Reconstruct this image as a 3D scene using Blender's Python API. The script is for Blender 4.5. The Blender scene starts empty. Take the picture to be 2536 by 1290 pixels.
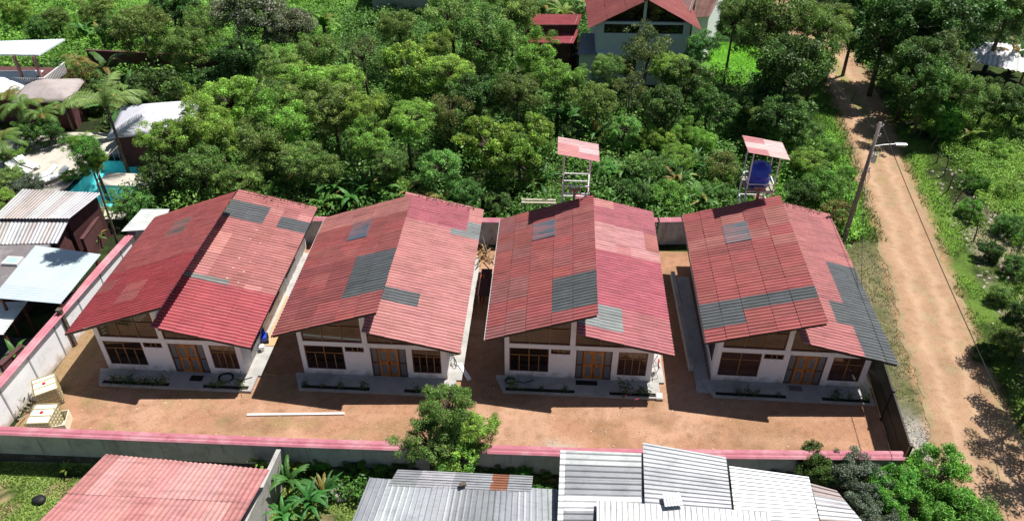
import bpy, math, random
import numpy as np
from mathutils import Vector

# ------------------------------------------------------------------ camera, sky, sun
S = bpy.context.scene
COL = S.collection
TH, PSI, FPX, CAMH = math.radians(36.8), math.radians(3.47), 1929.0, 29.0
cam = bpy.data.cameras.new('camera'); co = bpy.data.objects.new('camera', cam); COL.objects.link(co)
co.location = (0, 0, CAMH); co.rotation_euler = (math.pi/2-TH, 0, PSI)
cam.sensor_width = 36; cam.lens = FPX/2536*36; cam.clip_end = 6000; cam.clip_start = .5
S.camera = co
SUN = Vector((0.39, 0.30, 1.0)).normalized()
W = bpy.data.worlds.new('World'); S.world = W; W.use_nodes = True
wn = W.node_tree.nodes; wl = W.node_tree.links
sky = wn.new('ShaderNodeTexSky'); sky.sky_type = 'NISHITA'; sky.sun_disc = False
sky.sun_elevation = math.asin(SUN.z); sky.sun_rotation = math.atan2(SUN.x, SUN.y)
sky.air_density = 1.0; sky.dust_density = 1.0
bg = wn['Background']; bg.inputs[1].default_value = 0.05; wl.new(sky.outputs[0], bg.inputs[0])
sl = bpy.data.lights.new('sun', 'SUN'); sl.energy = 5.0; sl.angle = math.radians(.5); sl.color = (1, .965, .91)
so = bpy.data.objects.new('sun', sl); COL.objects.link(so)
so.rotation_euler = SUN.to_track_quat('Z', 'Y').to_euler()
S.view_settings.view_transform = 'Standard'; S.view_settings.look = 'None'
S.view_settings.exposure = 0.50; S.view_settings.gamma = 1
try:
    S.cycles.max_bounces = 8; S.cycles.diffuse_bounces = 3; S.cycles.transparent_max_bounces = 8
except Exception: pass

# ------------------------------------------------------------------ helpers
FW = np.array([-math.sin(PSI)*math.cos(TH), math.cos(PSI)*math.cos(TH), -math.sin(TH)])
RT = np.array([math.cos(PSI), math.sin(PSI), 0.]); UP = np.cross(RT, FW)
def at(px, py, z=0.0):
    """photo pixel + height -> point in the place (used as a surveyor's tool for plan positions)"""
    d = FW*FPX + RT*(px-1268) + UP*(645-py)
    t = (z-CAMH)/d[2]
    return (d[0]*t, d[1]*t, z)

def lin(c):
    return tuple(((v/255)/12.92 if v/255 <= .04045 else ((v/255+.055)/1.055)**2.4) for v in c)

def tag(o, label=None, cat=None, group=None, kind=None):
    if label: o['label'] = label
    if cat: o['category'] = cat
    if group: o['group'] = group
    if kind: o['kind'] = kind
    return o
def empty(name, loc=(0, 0, 0), rz=0, label=None, cat=None, group=None):
    o = bpy.data.objects.new(name, None); COL.objects.link(o); o.empty_display_size = .3
    o.location = loc; o.rotation_euler = (0, 0, rz)
    return tag(o, label, cat, group)
def copy_tree(o, parent=None):
    c = o.copy(); COL.objects.link(c)
    if parent: c.parent = parent
    for ch in o.children: copy_tree(ch, c)
    return c

class MB:
    def __init__(s): s.v = []; s.f = []; s.c = []
    def add(s, vs, fs, col=None):
        n = len(s.v); s.v += [tuple(p) for p in vs]
        for f in fs: s.f.append(tuple(i+n for i in f)); s.c.append(col)
        return s
    def box(s, x0, y0, z0, x1, y1, z1, col=None):
        vs = [(x0,y0,z0),(x1,y0,z0),(x1,y1,z0),(x0,y1,z0),(x0,y0,z1),(x1,y0,z1),(x1,y1,z1),(x0,y1,z1)]
        return s.add(vs, [(0,3,2,1),(4,5,6,7),(0,1,5,4),(1,2,6,5),(2,3,7,6),(3,0,4,7)], col)
    def bar(s, a, b, w, h=None, col=None, up=(0,0,1)):
        a, b = Vector(a), Vector(b); h = h or w; d = (b-a).normalized(); u = Vector(up)
        if abs(d.dot(u)) > .95: u = Vector((0,1,0))
        r = d.cross(u).normalized(); u = r.cross(d)
        vs = [p + r*i*w/2 + u*j*h/2 for p in (a, b) for i, j in ((-1,-1),(1,-1),(1,1),(-1,1))]
        return s.add(vs, [(0,1,2,3),(7,6,5,4),(0,4,5,1),(1,5,6,2),(2,6,7,3),(3,7,4,0)], col)
    def tube(s, pts, rad, n=8, col=None, caps=True):
        pts = [Vector(p) for p in pts]; m = len(pts)
        if not hasattr(rad, '__len__'): rad = [rad]*m
        vs = []; u = None
        for i, p in enumerate(pts):
            d = (pts[min(i+1,m-1)]-pts[max(i-1,0)]).normalized()
            ref = Vector((1,0,0)) if abs(d.x) < .8 else Vector((0,1,0))
            u = d.cross(ref).normalized(); w = d.cross(u)
            for k in range(n):
                a = 2*math.pi*k/n; vs.append(p + (u*math.cos(a)+w*math.sin(a))*rad[i])
        fs = [(i*n+k, i*n+(k+1)%n, (i+1)*n+(k+1)%n, (i+1)*n+k) for i in range(m-1) for k in range(n)]
        if caps: fs += [tuple(range(n-1,-1,-1)), tuple(range((m-1)*n, m*n))]
        return s.add(vs, fs, col)
    def build(s, name, mat, parent=None, smooth=False, bevel=0):
        me = bpy.data.meshes.new(name); me.from_pydata(s.v, [], s.f); me.update()
        if any(c is not None for c in s.c):
            a = me.color_attributes.new('Col', 'FLOAT_COLOR', 'CORNER'); buf = []
            for f, c in zip(s.f, s.c):
                buf += list((c or (1,1,1))[:3] + (1,))*len(f)
            a.data.foreach_set('color', buf)
        if smooth: me.polygons.foreach_set('use_smooth', [True]*len(me.polygons))
        me.materials.append(mat)
        o = bpy.data.objects.new(name, me); COL.objects.link(o)
        if parent: o.parent = parent
        if bevel:
            b = o.modifiers.new('bevel', 'BEVEL'); b.width = bevel; b.segments = 2; b.limit_method = 'ANGLE'
        return o

def np_mesh(name, V, nper, mat, colors=None, parent=None, faces=None, smooth=False):
    """fast mesh: V (n,3); consecutive groups of nper verts form the faces unless faces given"""
    me = bpy.data.meshes.new(name); n = len(V)
    me.vertices.add(n); me.vertices.foreach_set('co', np.asarray(V, dtype=np.float32).ravel())
    F = np.arange(n).reshape(-1, nper) if faces is None else np.asarray(faces)
    k = F.shape[1]
    me.loops.add(F.size); me.loops.foreach_set('vertex_index', F.ravel().astype(np.int32))
    me.polygons.add(len(F)); me.polygons.foreach_set('loop_start', (np.arange(len(F))*k).astype(np.int32))
    me.polygons.foreach_set('loop_total', np.full(len(F), k, dtype=np.int32))
    if smooth: me.polygons.foreach_set('use_smooth', np.ones(len(F), dtype=bool))
    me.update(calc_edges=True)
    if colors is not None:
        a = me.color_attributes.new('Col', 'FLOAT_COLOR', 'POINT')
        c = np.ones((n, 4), dtype=np.float32); c[:, :3] = colors
        a.data.foreach_set('color', c.ravel())
    me.materials.append(mat)
    if parent == 'mesh': return me
    o = bpy.data.objects.new(name, me); COL.objects.link(o)
    if parent: o.parent = parent
    return o

# ------------------------------------------------------------------ materials
def mat(name, base=(.5,.5,.5), rough=.8, var=(), bump=(), spec=.3, attr=False, metal=0, ior=None, trans=0, objvar=0, coord='Object', translucent=0, bumpd=.02):
    """var: (scale, colour or multiplier, lo, hi, stretch) layers; bump: (scale, strength)"""
    m = bpy.data.materials.new(name); m.use_nodes = True; nt = m.node_tree; N = nt.nodes; L = nt.links
    p = N['Principled BSDF']; p.inputs['Roughness'].default_value = rough; p.inputs['Metallic'].default_value = metal
    p.inputs['Specular IOR Level'].default_value = spec
    if ior: p.inputs['IOR'].default_value = ior
    if trans: p.inputs['Transmission Weight'].default_value = trans
    tc = N.new('ShaderNodeTexCoord')
    if attr:
        a = N.new('ShaderNodeAttribute'); a.attribute_name = 'Col'; cur = a.outputs['Color']
    else:
        r = N.new('ShaderNodeRGB'); r.outputs[0].default_value = (*base, 1); cur = r.outputs[0]
    for i, v in enumerate(var):
        sc, c2, lo, hi = v[:4]; st = v[4] if len(v) > 4 else (1,1,1); mode = v[5] if len(v) > 5 else 'MIX'
        mp = N.new('ShaderNodeMapping'); mp.inputs['Scale'].default_value = st; mp.inputs['Location'].default_value = (i*3.1, i*7.7, i*1.3)
        L.new(tc.outputs[coord], mp.inputs[0])
        n = N.new('ShaderNodeTexNoise'); n.inputs['Scale'].default_value = sc; n.inputs['Detail'].default_value = 5; n.inputs['Roughness'].default_value = .6
        L.new(mp.outputs[0], n.inputs['Vector'])
        rr = N.new('ShaderNodeMapRange'); rr.inputs[1].default_value = lo; rr.inputs[2].default_value = hi
        L.new(n.outputs[0], rr.inputs[0])
        mx = N.new('ShaderNodeMix'); mx.data_type = 'RGBA'; mx.blend_type = mode
        L.new(rr.outputs[0], mx.inputs['Factor']); L.new(cur, mx.inputs['A']); mx.inputs['B'].default_value = (*c2, 1)
        cur = mx.outputs['Result']
    if objvar:
        oi = N.new('ShaderNodeObjectInfo'); hs = N.new('ShaderNodeHueSaturation')
        m1 = N.new('ShaderNodeMapRange'); m1.inputs[3].default_value = .5-.018*objvar; m1.inputs[4].default_value = .5+.022*objvar
        m2 = N.new('ShaderNodeMapRange'); m2.inputs[3].default_value = 1-.28*objvar; m2.inputs[4].default_value = 1+.28*objvar
        mu = N.new('ShaderNodeMath'); mu.operation = 'MULTIPLY'; mu.inputs[1].default_value = 7.31
        fr = N.new('ShaderNodeMath'); fr.operation = 'FRACT'
        L.new(oi.outputs['Random'], m1.inputs[0]); L.new(oi.outputs['Random'], mu.inputs[0]); L.new(mu.outputs[0], fr.inputs[0]); L.new(fr.outputs[0], m2.inputs[0])
        L.new(m1.outputs[0], hs.inputs['Hue']); L.new(m2.outputs[0], hs.inputs['Value']); L.new(cur, hs.inputs['Color']); cur = hs.outputs[0]
    L.new(cur, p.inputs['Base Color'])
    if bump:
        n = N.new('ShaderNodeTexNoise'); n.inputs['Scale'].default_value = bump[0]; n.inputs['Detail'].default_value = 4
        L.new(tc.outputs[coord], n.inputs['Vector'])
        b = N.new('ShaderNodeBump'); b.inputs['Strength'].default_value = bump[1]; b.inputs['Distance'].default_value = bumpd
        L.new(n.outputs[0], b.inputs['Height']); L.new(b.outputs[0], p.inputs['Normal'])
    if translucent:
        t = N.new('ShaderNodeBsdfTranslucent'); L.new(cur, t.inputs['Color'])
        ms = N.new('ShaderNodeMixShader'); ms.inputs[0].default_value = translucent
        L.new(p.outputs[0], ms.inputs[1]); L.new(t.outputs[0], ms.inputs[2]); L.new(ms.outputs[0], N['Material Output'].inputs[0])
    return m

M = {}
M['fibre'] = mat('fibre_cement_roof', rough=.75, attr=True, spec=.25, var=[
    (1.1, (1.22,1.22,1.22), .45, .75, (1,1,1), 'MULTIPLY'), (1.6, (.66,.64,.66), .48, .75, (.35,3,1), 'MULTIPLY'), (2.6, (1.25,1.35,1.35), .52, .75, (.5,5,1), 'MULTIPLY'),
    (6, (.10,.07,.07), .60, .85, (.3,2,1)), (22, (.62,.55,.5), .62, .9)], bump=(40, .3))
M['zinc'] = mat('weathered_zinc_sheet', rough=.5, attr=True, spec=.4, metal=.15, var=[
    (.8, (.62,.63,.66), .45, .75, (1,1,1), 'MULTIPLY'), (4, (.75,.74,.73), .5, .75, (1,3,1), 'MULTIPLY'), (2.3, (.20,.12,.08), .69, .85), (14, (.35,.34,.33), .68, .8)], bump=(30, .15))
M['zinc_clean'] = mat('painted_metal_sheet', rough=.45, attr=True, spec=.4, var=[(.6, (.9,.9,.92), .4, .7, (1,1,1), 'MULTIPLY'), (12, (.5,.5,.5), .7, .85)])
M['leaf'] = mat('leaf', rough=.5, attr=True, spec=.35, objvar=.8, translucent=.35)
M['leaf_fixed'] = mat('leaf_plain', rough=.5, attr=True, spec=.3, translucent=.3)
M['bark'] = mat('bark', (.10,.075,.055), .9, [(6, (.2,.17,.14), .5, .7)], (20, .6))
M['white'] = mat('white_plaster', (.88,.88,.895), .75, [(1.6, (.68,.67,.66), .55, .8), (7, (.6,.58,.55), .72, .85)], (60, .12))
_n = M['white'].node_tree; _p = _n.nodes['Principled BSDF']; _tc = _n.nodes.new('ShaderNodeTexCoord'); _sx = _n.nodes.new('ShaderNodeSeparateXYZ'); _nz = _n.nodes.new('ShaderNodeTexNoise'); _nz.inputs['Scale'].default_value = 2.5
_n.links.new(_tc.outputs['Object'], _sx.inputs[0]); _n.links.new(_tc.outputs['Object'], _nz.inputs['Vector'])      # mud splashed on the foot of the walls
_ad = _n.nodes.new('ShaderNodeMath'); _ad.operation = 'MULTIPLY_ADD'; _ad.inputs[1].default_value = -1.1; _n.links.new(_nz.outputs[0], _ad.inputs[0]); _n.links.new(_sx.outputs[2], _ad.inputs[2])
_mr = _n.nodes.new('ShaderNodeMapRange'); _mr.inputs[1].default_value = -.05; _mr.inputs[2].default_value = -.55; _mr.inputs[4].default_value = .75; _n.links.new(_ad.outputs[0], _mr.inputs[0])
_mx = _n.nodes.new('ShaderNodeMix'); _mx.data_type = 'RGBA'; _mx.inputs['B'].default_value = (.40,.27,.18,1); _n.links.new(_mr.outputs[0], _mx.inputs['Factor'])
_n.links.new(_p.inputs['Base Color'].links[0].from_socket, _mx.inputs['A']); _n.links.new(_mx.outputs['Result'], _p.inputs['Base Color'])
M['greywall'] = mat('grey_painted_wall', (.44,.45,.47), .8, [(1.2, (.3,.3,.31), .45, .7), (2.2, (.20,.20,.19), .55, .75, (2.5,2.5,.3)), (5, (.5,.49,.47), .6, .8)], (40, .2))
M['near_black'] = mat('near_black_masonry', (.06,.058,.055), .9, [(2, (.12,.11,.10), .5, .7)], (20, .4))
M['concrete'] = mat('concrete', (.42,.41,.39), .85, [(1.1, (.30,.29,.27), .45, .7), (9, (.5,.48,.45), .55, .8)], (50, .25))
M['block'] = mat('rough_block_wall', (.36,.34,.32), .9, [(1.5, (.2,.18,.16), .5, .7), (8, (.5,.48,.46), .55, .75)], (14, .7))
M['dark_concrete'] = mat('stained_roof_slab', (.17,.15,.155), .85, [(.9, (.30,.28,.28), .5, .75), (5, (.10,.09,.09), .55, .8)], (30, .3))
M['cap'] = mat('pink_ridge_cap', (.43,.15,.19), .7, [(1.0, (.54,.28,.31), .45, .7), (3, (.36,.11,.14), .55, .75), (9, (.22,.10,.10), .66, .8)], (30, .2))
M['wood'] = mat('varnished_wood', (.50,.20,.045), .4, [(5, (.22,.065,.015), .4, .7, (1,1,.15))], spec=.5)
M['darkwood'] = mat('brown_window_frame', (.12,.035,.018), .45, [(6, (.2,.07,.03), .5, .75)], spec=.5)
M['lightwood'] = mat('honey_mullion', (.32,.16,.06), .5, [(6, (.2,.09,.035), .5, .75)], spec=.4)
M['glass'] = mat('window_glass', (.016,.010,.008), .04, spec=.5, ior=1.6)
M['curtained'] = mat('window_glass_with_curtain', (.085,.045,.035), .08, [(7, (.05,.025,.02), .4, .65, (6,6,.3))], spec=.8, ior=1.6)
M['etched'] = mat('etched_door_glass', (.10,.13,.15), .35, [(28, (.30,.33,.34), .5, .62)], spec=.6)
M['soil'] = mat('planter_soil', (.025,.018,.014), .95, [(20, (.05,.035,.02), .5, .7)], (30, .8))
M['black'] = mat('black_rubber', (.015,.015,.016), .6)
M['blackmetal'] = mat('black_painted_steel', (.02,.017,.017), .4, spec=.5)
M['whitemetal'] = mat('white_painted_steel', (.72,.72,.71), .4, [(8, (.4,.3,.22), .68, .8)], spec=.5)
M['redsteel'] = mat('pink_primer_steel', (.32,.16,.16), .5, spec=.4)
M['blueplastic'] = mat('blue_plastic', (.02,.06,.50), .35, spec=.5)
M['tankplastic'] = mat('yellowed_white_plastic', (.72,.66,.48), .45, [(3, (.8,.77,.66), .45, .7)], spec=.4)
M['cagemetal'] = mat('galvanised_cage', (.50,.42,.22), .4, metal=.3)
M['plastic_white'] = mat('white_plastic', (.85,.85,.85), .35, spec=.5)
M['redplastic'] = mat('red_plastic', (.5,.02,.03), .4)
M['plank'] = mat('raw_timber', (.52,.36,.19), .8, [(3, (.40,.26,.13), .4, .7, (4,.4,1))], (20, .2))
M['greyplank'] = mat('weathered_timber', (.30,.27,.2), .85, [(4, (.45,.42,.32), .45, .7)], (20, .3))
M['tile'] = mat('terracotta_sheet', (.45,.13,.07), .7, [(4, (.3,.08,.05), .5, .7)])
M['patio'] = mat('patio_paving', (.50,.46,.40), .8, [(1.2, (.40,.36,.31), .45, .7), (10, (.58,.54,.48), .6, .8)], (25, .2))
M['poolwall'] = mat('pool_tiles', (.30,.88,.90), .4, [(9, (.4,.9,.9), .5, .7)])
M['water'] = mat('pool_water', (.1,.6,.65), .03, bump=(3, .25), spec=.5)
_n = M['water'].node_tree; _t = _n.nodes.new('ShaderNodeBsdfTransparent'); _t.inputs[0].default_value = (.72,.98,.99,1)
_m = _n.nodes.new('ShaderNodeMixShader'); _m.inputs[0].default_value = .12
_n.links.new(_t.outputs[0], _m.inputs[1]); _n.links.new(_n.nodes['Principled BSDF'].outputs[0], _m.inputs[2]); _n.links.new(_m.outputs[0], _n.nodes['Material Output'].inputs[0])
M['polecon'] = mat('concrete_pole', (.20,.16,.145), .85, [(3, (.28,.24,.22), .5, .75)], (30, .3))
M['wire'] = mat('cable', (.02,.02,.02), .6)
M['lamp'] = mat('lamp_housing', (.55,.56,.58), .35, metal=.3)
M['rock'] = mat('stone', (.34,.30,.26), .9, [(3, (.2,.17,.15), .45, .7)], (12, .5))
M['palebluewall'] = mat('pale_blue_plaster', (.66,.71,.73), .8, [(1.5, (.56,.61,.63), .5, .75)], (40, .1))
M['maroonwall'] = mat('maroon_wall', (.11,.045,.045), .85, [(1.5, (.07,.03,.03), .45, .7)], (30, .3))
M['ground'] = mat('ground_soil_and_grass', rough=.95, attr=True, spec=.1, var=[
    (.9, (1.45,1.35,1.2), .45, .75, (1,1,1), 'MULTIPLY'), (6, (.6,.6,.6), .45, .7, (1,1,1), 'MULTIPLY'), (30, (1.6,1.55,1.4), .58, .78, (1,1,1), 'MULTIPLY')], bump=(18, .8), bumpd=.05)
M['dirt'] = mat('ochre_dirt', rough=.95, attr=True, spec=.1, var=[
    (.35, (1.14,1.14,1.13), .42, .7, (1,1,1), 'MULTIPLY'), (2.2, (.80,.78,.72), .48, .72, (1,1,1), 'MULTIPLY'), (14, (.68,.64,.58), .54, .7, (1,1,1), 'MULTIPLY'), (45, (1.5,1.5,1.5), .62, .74, (1,1,1), 'MULTIPLY')], bump=(25, .9), bumpd=.03)

# ------------------------------------------------------------------ value noise for ground colours
rng = np.random.default_rng(7)
_T = rng.random((256, 256))
def vnoise(x, y, s=1.0, o=0):
    x = x*s+o*13.7; y = y*s+o*7.3
    xi = np.floor(x).astype(int); yi = np.floor(y).astype(int); fx = x-xi; fy = y-yi
    fx = fx*fx*(3-2*fx); fy = fy*fy*(3-2*fy)
    g = lambda a, b: _T[a % 256, b % 256]
    return (g(xi,yi)*(1-fx)+g(xi+1,yi)*fx)*(1-fy)+(g(xi,yi+1)*(1-fx)+g(xi+1,yi+1)*fx)*fy
def fbm(x, y, s=1.0, o=0): return .5*vnoise(x,y,s,o)+.3*vnoise(x,y,s*2.1,o+1)+.2*vnoise(x,y,s*4.7,o+2)
def smooth(a, b, x):
    t = np.clip((x-a)/(b-a), 0, 1); return t*t*(3-2*t)
def mixc(c, c2, w): return c*(1-w[:, None])+np.array(c2)*w[:, None]

# ------------------------------------------------------------------ the setting
ROAD = np.array([(14,18.0,22.2),(21.3,18.35,22.2),(26,18.9,22.3),(31,19.5,22.75),(36.5,20.5,23.7),(42.1,21.4,24.5),(47.5,22.1,25.3),(52.6,22.8,25.9),(58,23.4,26.6),(64.5,24.0,27.7),(72,24.2,28.0),(82,23.6,27.4),(95,21.5,25.6)])
def road_edges(y):
    return np.interp(y, ROAD[:,0], ROAD[:,1]), np.interp(y, ROAD[:,0], ROAD[:,2])
YARD = [(-25.5,22.62),(16.35,22.62),(16.75,29.4),(17.0,40.35),(-14.2,39.75),(-25.0,39.2)]
POOL = (-34.3, 43.0, -29.4, 49.8)
def gz(x, y):
    """ground height"""
    x = np.asarray(x, float); y = np.asarray(y, float)
    front = smooth(22.45, 22.25, y)*smooth(17.2, 16.2, x)
    z = -.6*front
    wild = smooth(43, 47, y)*(1-smooth(20, 22, x))*(1-smooth(-27, -30, x)*smooth(62, 58, y)) + smooth(29, 32, x)*smooth(34, 38, y)
    z = z + wild*(.5*fbm(x, y, .25, 3)-.25)
    z = z + .28*smooth(25.5, 28.5, x-(y-52)*.03)*fbm(x, y, .5, 5)*smooth(24, 30, y)
    return z
xs = np.concatenate([np.linspace(-1800,-80,14), np.arange(-72, 62, .36), np.linspace(70,1800,14)])
ys = np.concatenate([np.linspace(-600,4,8), np.arange(8, 21.9, .36), [22.1,22.25,22.35,22.45,22.6], np.arange(22.9, 100, .36), np.linspace(106,2600,16)])
GX, GY = np.meshgrid(xs, ys); gx, gy = GX.ravel(), GY.ravel()
e0, e1 = road_edges(gy)
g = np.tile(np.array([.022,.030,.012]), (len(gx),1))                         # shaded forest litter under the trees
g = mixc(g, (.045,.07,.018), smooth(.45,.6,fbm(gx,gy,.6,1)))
verge = smooth(e0-3.4, e0-1.4, gx)*smooth(e1+3.0, e1+1.0, gx)
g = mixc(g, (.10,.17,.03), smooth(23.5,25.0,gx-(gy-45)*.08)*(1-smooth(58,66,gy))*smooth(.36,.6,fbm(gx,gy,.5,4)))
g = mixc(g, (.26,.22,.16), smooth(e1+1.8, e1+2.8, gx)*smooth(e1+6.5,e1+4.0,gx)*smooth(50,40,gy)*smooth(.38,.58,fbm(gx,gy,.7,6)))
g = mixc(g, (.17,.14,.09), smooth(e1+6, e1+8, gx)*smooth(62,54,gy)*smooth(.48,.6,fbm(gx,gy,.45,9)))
dry = smooth(e0-3.2, e0-1.8, gx)*smooth(44,40,gy)*smooth(20,23,gy)*(gx < e0+1)
g = mixc(g, (.20,.18,.10), dry*(.5+.5*smooth(.3,.6,fbm(gx,gy,1.2,2))))
g = mixc(g, (.10,.115,.045), dry*smooth(.5,.68,fbm(gx,gy,1.7,8)))
g = mixc(g, (.32,.30,.28), smooth(2.6,.8,np.hypot((gx-17.6),(gy-25.6)*.7)+1.2*fbm(gx,gy,1.5,3)))
g = mixc(g, (.11,.21,.03), smooth(e1+.3, e1+.9, gx)*smooth(e1+2.6,e1+1.5,gx)*smooth(.36,.55,fbm(gx,gy,.8,7))*smooth(32,40,gy))
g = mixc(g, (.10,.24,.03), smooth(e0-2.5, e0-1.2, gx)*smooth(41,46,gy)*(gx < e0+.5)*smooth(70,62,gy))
near = np.maximum(smooth(e0-.9, e0-.1, gx)*(gx < e0+2), smooth(e1+.9, e1+.1, gx)*(gx > e1-2))*smooth(80,70,gy)
g = mixc(g, (.36,.22,.13), near*smooth(.25,.55,fbm(gx,gy,1.3,1)))
fl = (gy < 22.4)*(gx < 16)
g = mixc(g, (.22,.31,.08), fl*smooth(.3,.55,fbm(gx,gy,.8,5)))
g = mixc(g, (.26,.20,.12), fl*smooth(.56,.68,fbm(gx,gy,.9,11)))
lawn = smooth(4.6, 4.0, np.hypot((gx-16.8)*.95, (gy-71.0)*.8)+.5*fbm(gx,gy,1,2))
g = mixc(g, (.11,.30,.025), lawn)
tl = smooth(-20,-24,gx)*smooth(66,70,gy)
g = mixc(g, (.10,.22,.035), tl)
V = np.stack([gx, gy, gz(gx, gy)], 1)
ny, nx = GX.shape
I = np.arange(nx*ny).reshape(ny, nx)
F = np.stack([I[:-1,:-1], I[:-1,1:], I[1:,1:], I[1:,:-1]], -1).reshape(-1, 4)
fc = V[F].mean(1)
pit = (fc[:,0] > POOL[0]-.1)*(fc[:,0] < POOL[2]+.1)*(fc[:,1] > POOL[1]-.1)*(fc[:,1] < POOL[3]+.1)
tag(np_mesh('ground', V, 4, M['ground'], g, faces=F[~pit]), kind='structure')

# yard
def in_poly(x, y, P):
    r = np.zeros(x.shape, bool); n = len(P)
    for i in range(n):
        (x0,y0),(x1,y1) = P[i], P[(i+1)%n]
        c = ((y0 > y) != (y1 > y)) & (x < (x1-x0)*(y-y0)/(y1-y0+1e-12)+x0); r ^= c
    return r
u = np.linspace(0,1,170); v = np.linspace(0,1,75); UU, VV = np.meshgrid(u, v)
xl = np.interp(VV, [0,.42,1], [-25.55,-25.6,-25.0]); xr = np.interp(VV, [0,.4,1], [16.3,16.75,17.0])
yx = xl+(xr-xl)*UU; yy = 22.6+(np.interp(yx, [-25,-14.2,17], [39.2,39.7,40.45])-22.6)*VV
x_, y_ = yx.ravel(), yy.ravel()
c = np.tile(np.array([.37,.20,.125]), (len(x_),1))
c = mixc(c, (.27,.16,.09), smooth(.44,.66,fbm(x_,y_,.5,2))*.7)
c = mixc(c, (.46,.28,.19), smooth(.5,.68,fbm(x_,y_,.33,12))*.7)
for yt in (24.6, 26.1):      # wheel tracks along the front of the houses
    c = mixc(c, (.45,.27,.18), np.exp(-((y_-yt-.5*np.sin(x_*.16)-.012*x_)/.22)**2)*.45*smooth(.3,.5,fbm(x_,y_,.7,14)))
c = mixc(c, (.24,.14,.09), smooth(.62,.72,fbm(x_,y_,2.6,15))*.5)
c = mixc(c, (.28,.20,.10), smooth(.52,.7,fbm(x_,y_,1.1,9))*smooth(-2,-14,x_)*.7)
c = mixc(c, (.40,.33,.27), smooth(1.7,.5,np.hypot((x_-.75),(y_-24.0)*1.5)+.8*fbm(x_,y_,2,3)))
c = mixc(c, (.30,.24,.13), smooth(24.3,22.9,y_+1.6*fbm(x_,y_,1.3,4))*.7)
c = mixc(c, (.25,.17,.09), smooth(-23.8,-25.2,x_-1.2*fbm(x_,y_,1,6))*.8)
ny, nx = yx.shape; I = np.arange(nx*ny).reshape(ny, nx)
F = np.stack([I[:-1,:-1], I[:-1,1:], I[1:,1:], I[1:,:-1]], -1).reshape(-1, 4)
tag(np_mesh('yard', np.stack([x_,y_,.006+.02*fbm(x_,y_,1.5,1)],1), 4, M['dirt'], c, faces=F), kind='structure')

# road: a strip with ragged edges, wheel tracks and a grassy crown at its far end
yv = np.arange(14, 96, .3); uu = np.linspace(0,1,26); UU, YY = np.meshgrid(uu, yv)
a, b = road_edges(YY[:,0]); a = a-.35+.7*(fbm(a,YY[:,0],.9,1)-.5)*1.6; b = b+.25+.7*(fbm(b,YY[:,0],.9,5)-.5)*1.6
rx = a[:,None]+(b-a)[:,None]*UU; x_, y_ = rx.ravel(), YY.ravel(); u_ = UU.ravel()
c = np.tile(np.array([.36,.225,.14]), (len(x_),1))
c = mixc(c, (.29,.18,.11), smooth(.45,.7,fbm(x_,y_,.4,3))*.6)
c = mixc(c, (.30,.25,.14), smooth(.56,.72,fbm(x_,y_,1.4,21))*.6)
c = mixc(c, (.45,.30,.20), (np.exp(-((u_-.3)/.08)**2)+np.exp(-((u_-.68)/.08)**2))*.75)
c = mixc(c, (.22,.24,.08), np.exp(-((u_-.52+.05*np.sin(y_*.4))/.10)**2)*smooth(46,58,y_)*smooth(.3,.5,fbm(x_,y_,1.2,7))*.8)
c = mixc(c, (.24,.22,.12), (smooth(.10,.0,u_)+smooth(.90,1,u_))*smooth(.2,.5,fbm(x_,y_,1.6,4))*.8)
ny, nx = rx.shape; I = np.arange(nx*ny).reshape(ny, nx)
F = np.stack([I[:-1,:-1], I[:-1,1:], I[1:,1:], I[1:,:-1]], -1).reshape(-1, 4)
zz = gz(x_,y_)+.012+.05*np.minimum(1, np.minimum(u_,1-u_)*10)-.035*(np.exp(-((u_-.3)/.07)**2)+np.exp(-((u_-.68)/.07)**2))+.02*fbm(x_,y_,1.1,2)
tag(np_mesh('road', np.stack([x_,y_,zz],1), 4, M['dirt'], c, faces=F), kind='structure')

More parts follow.
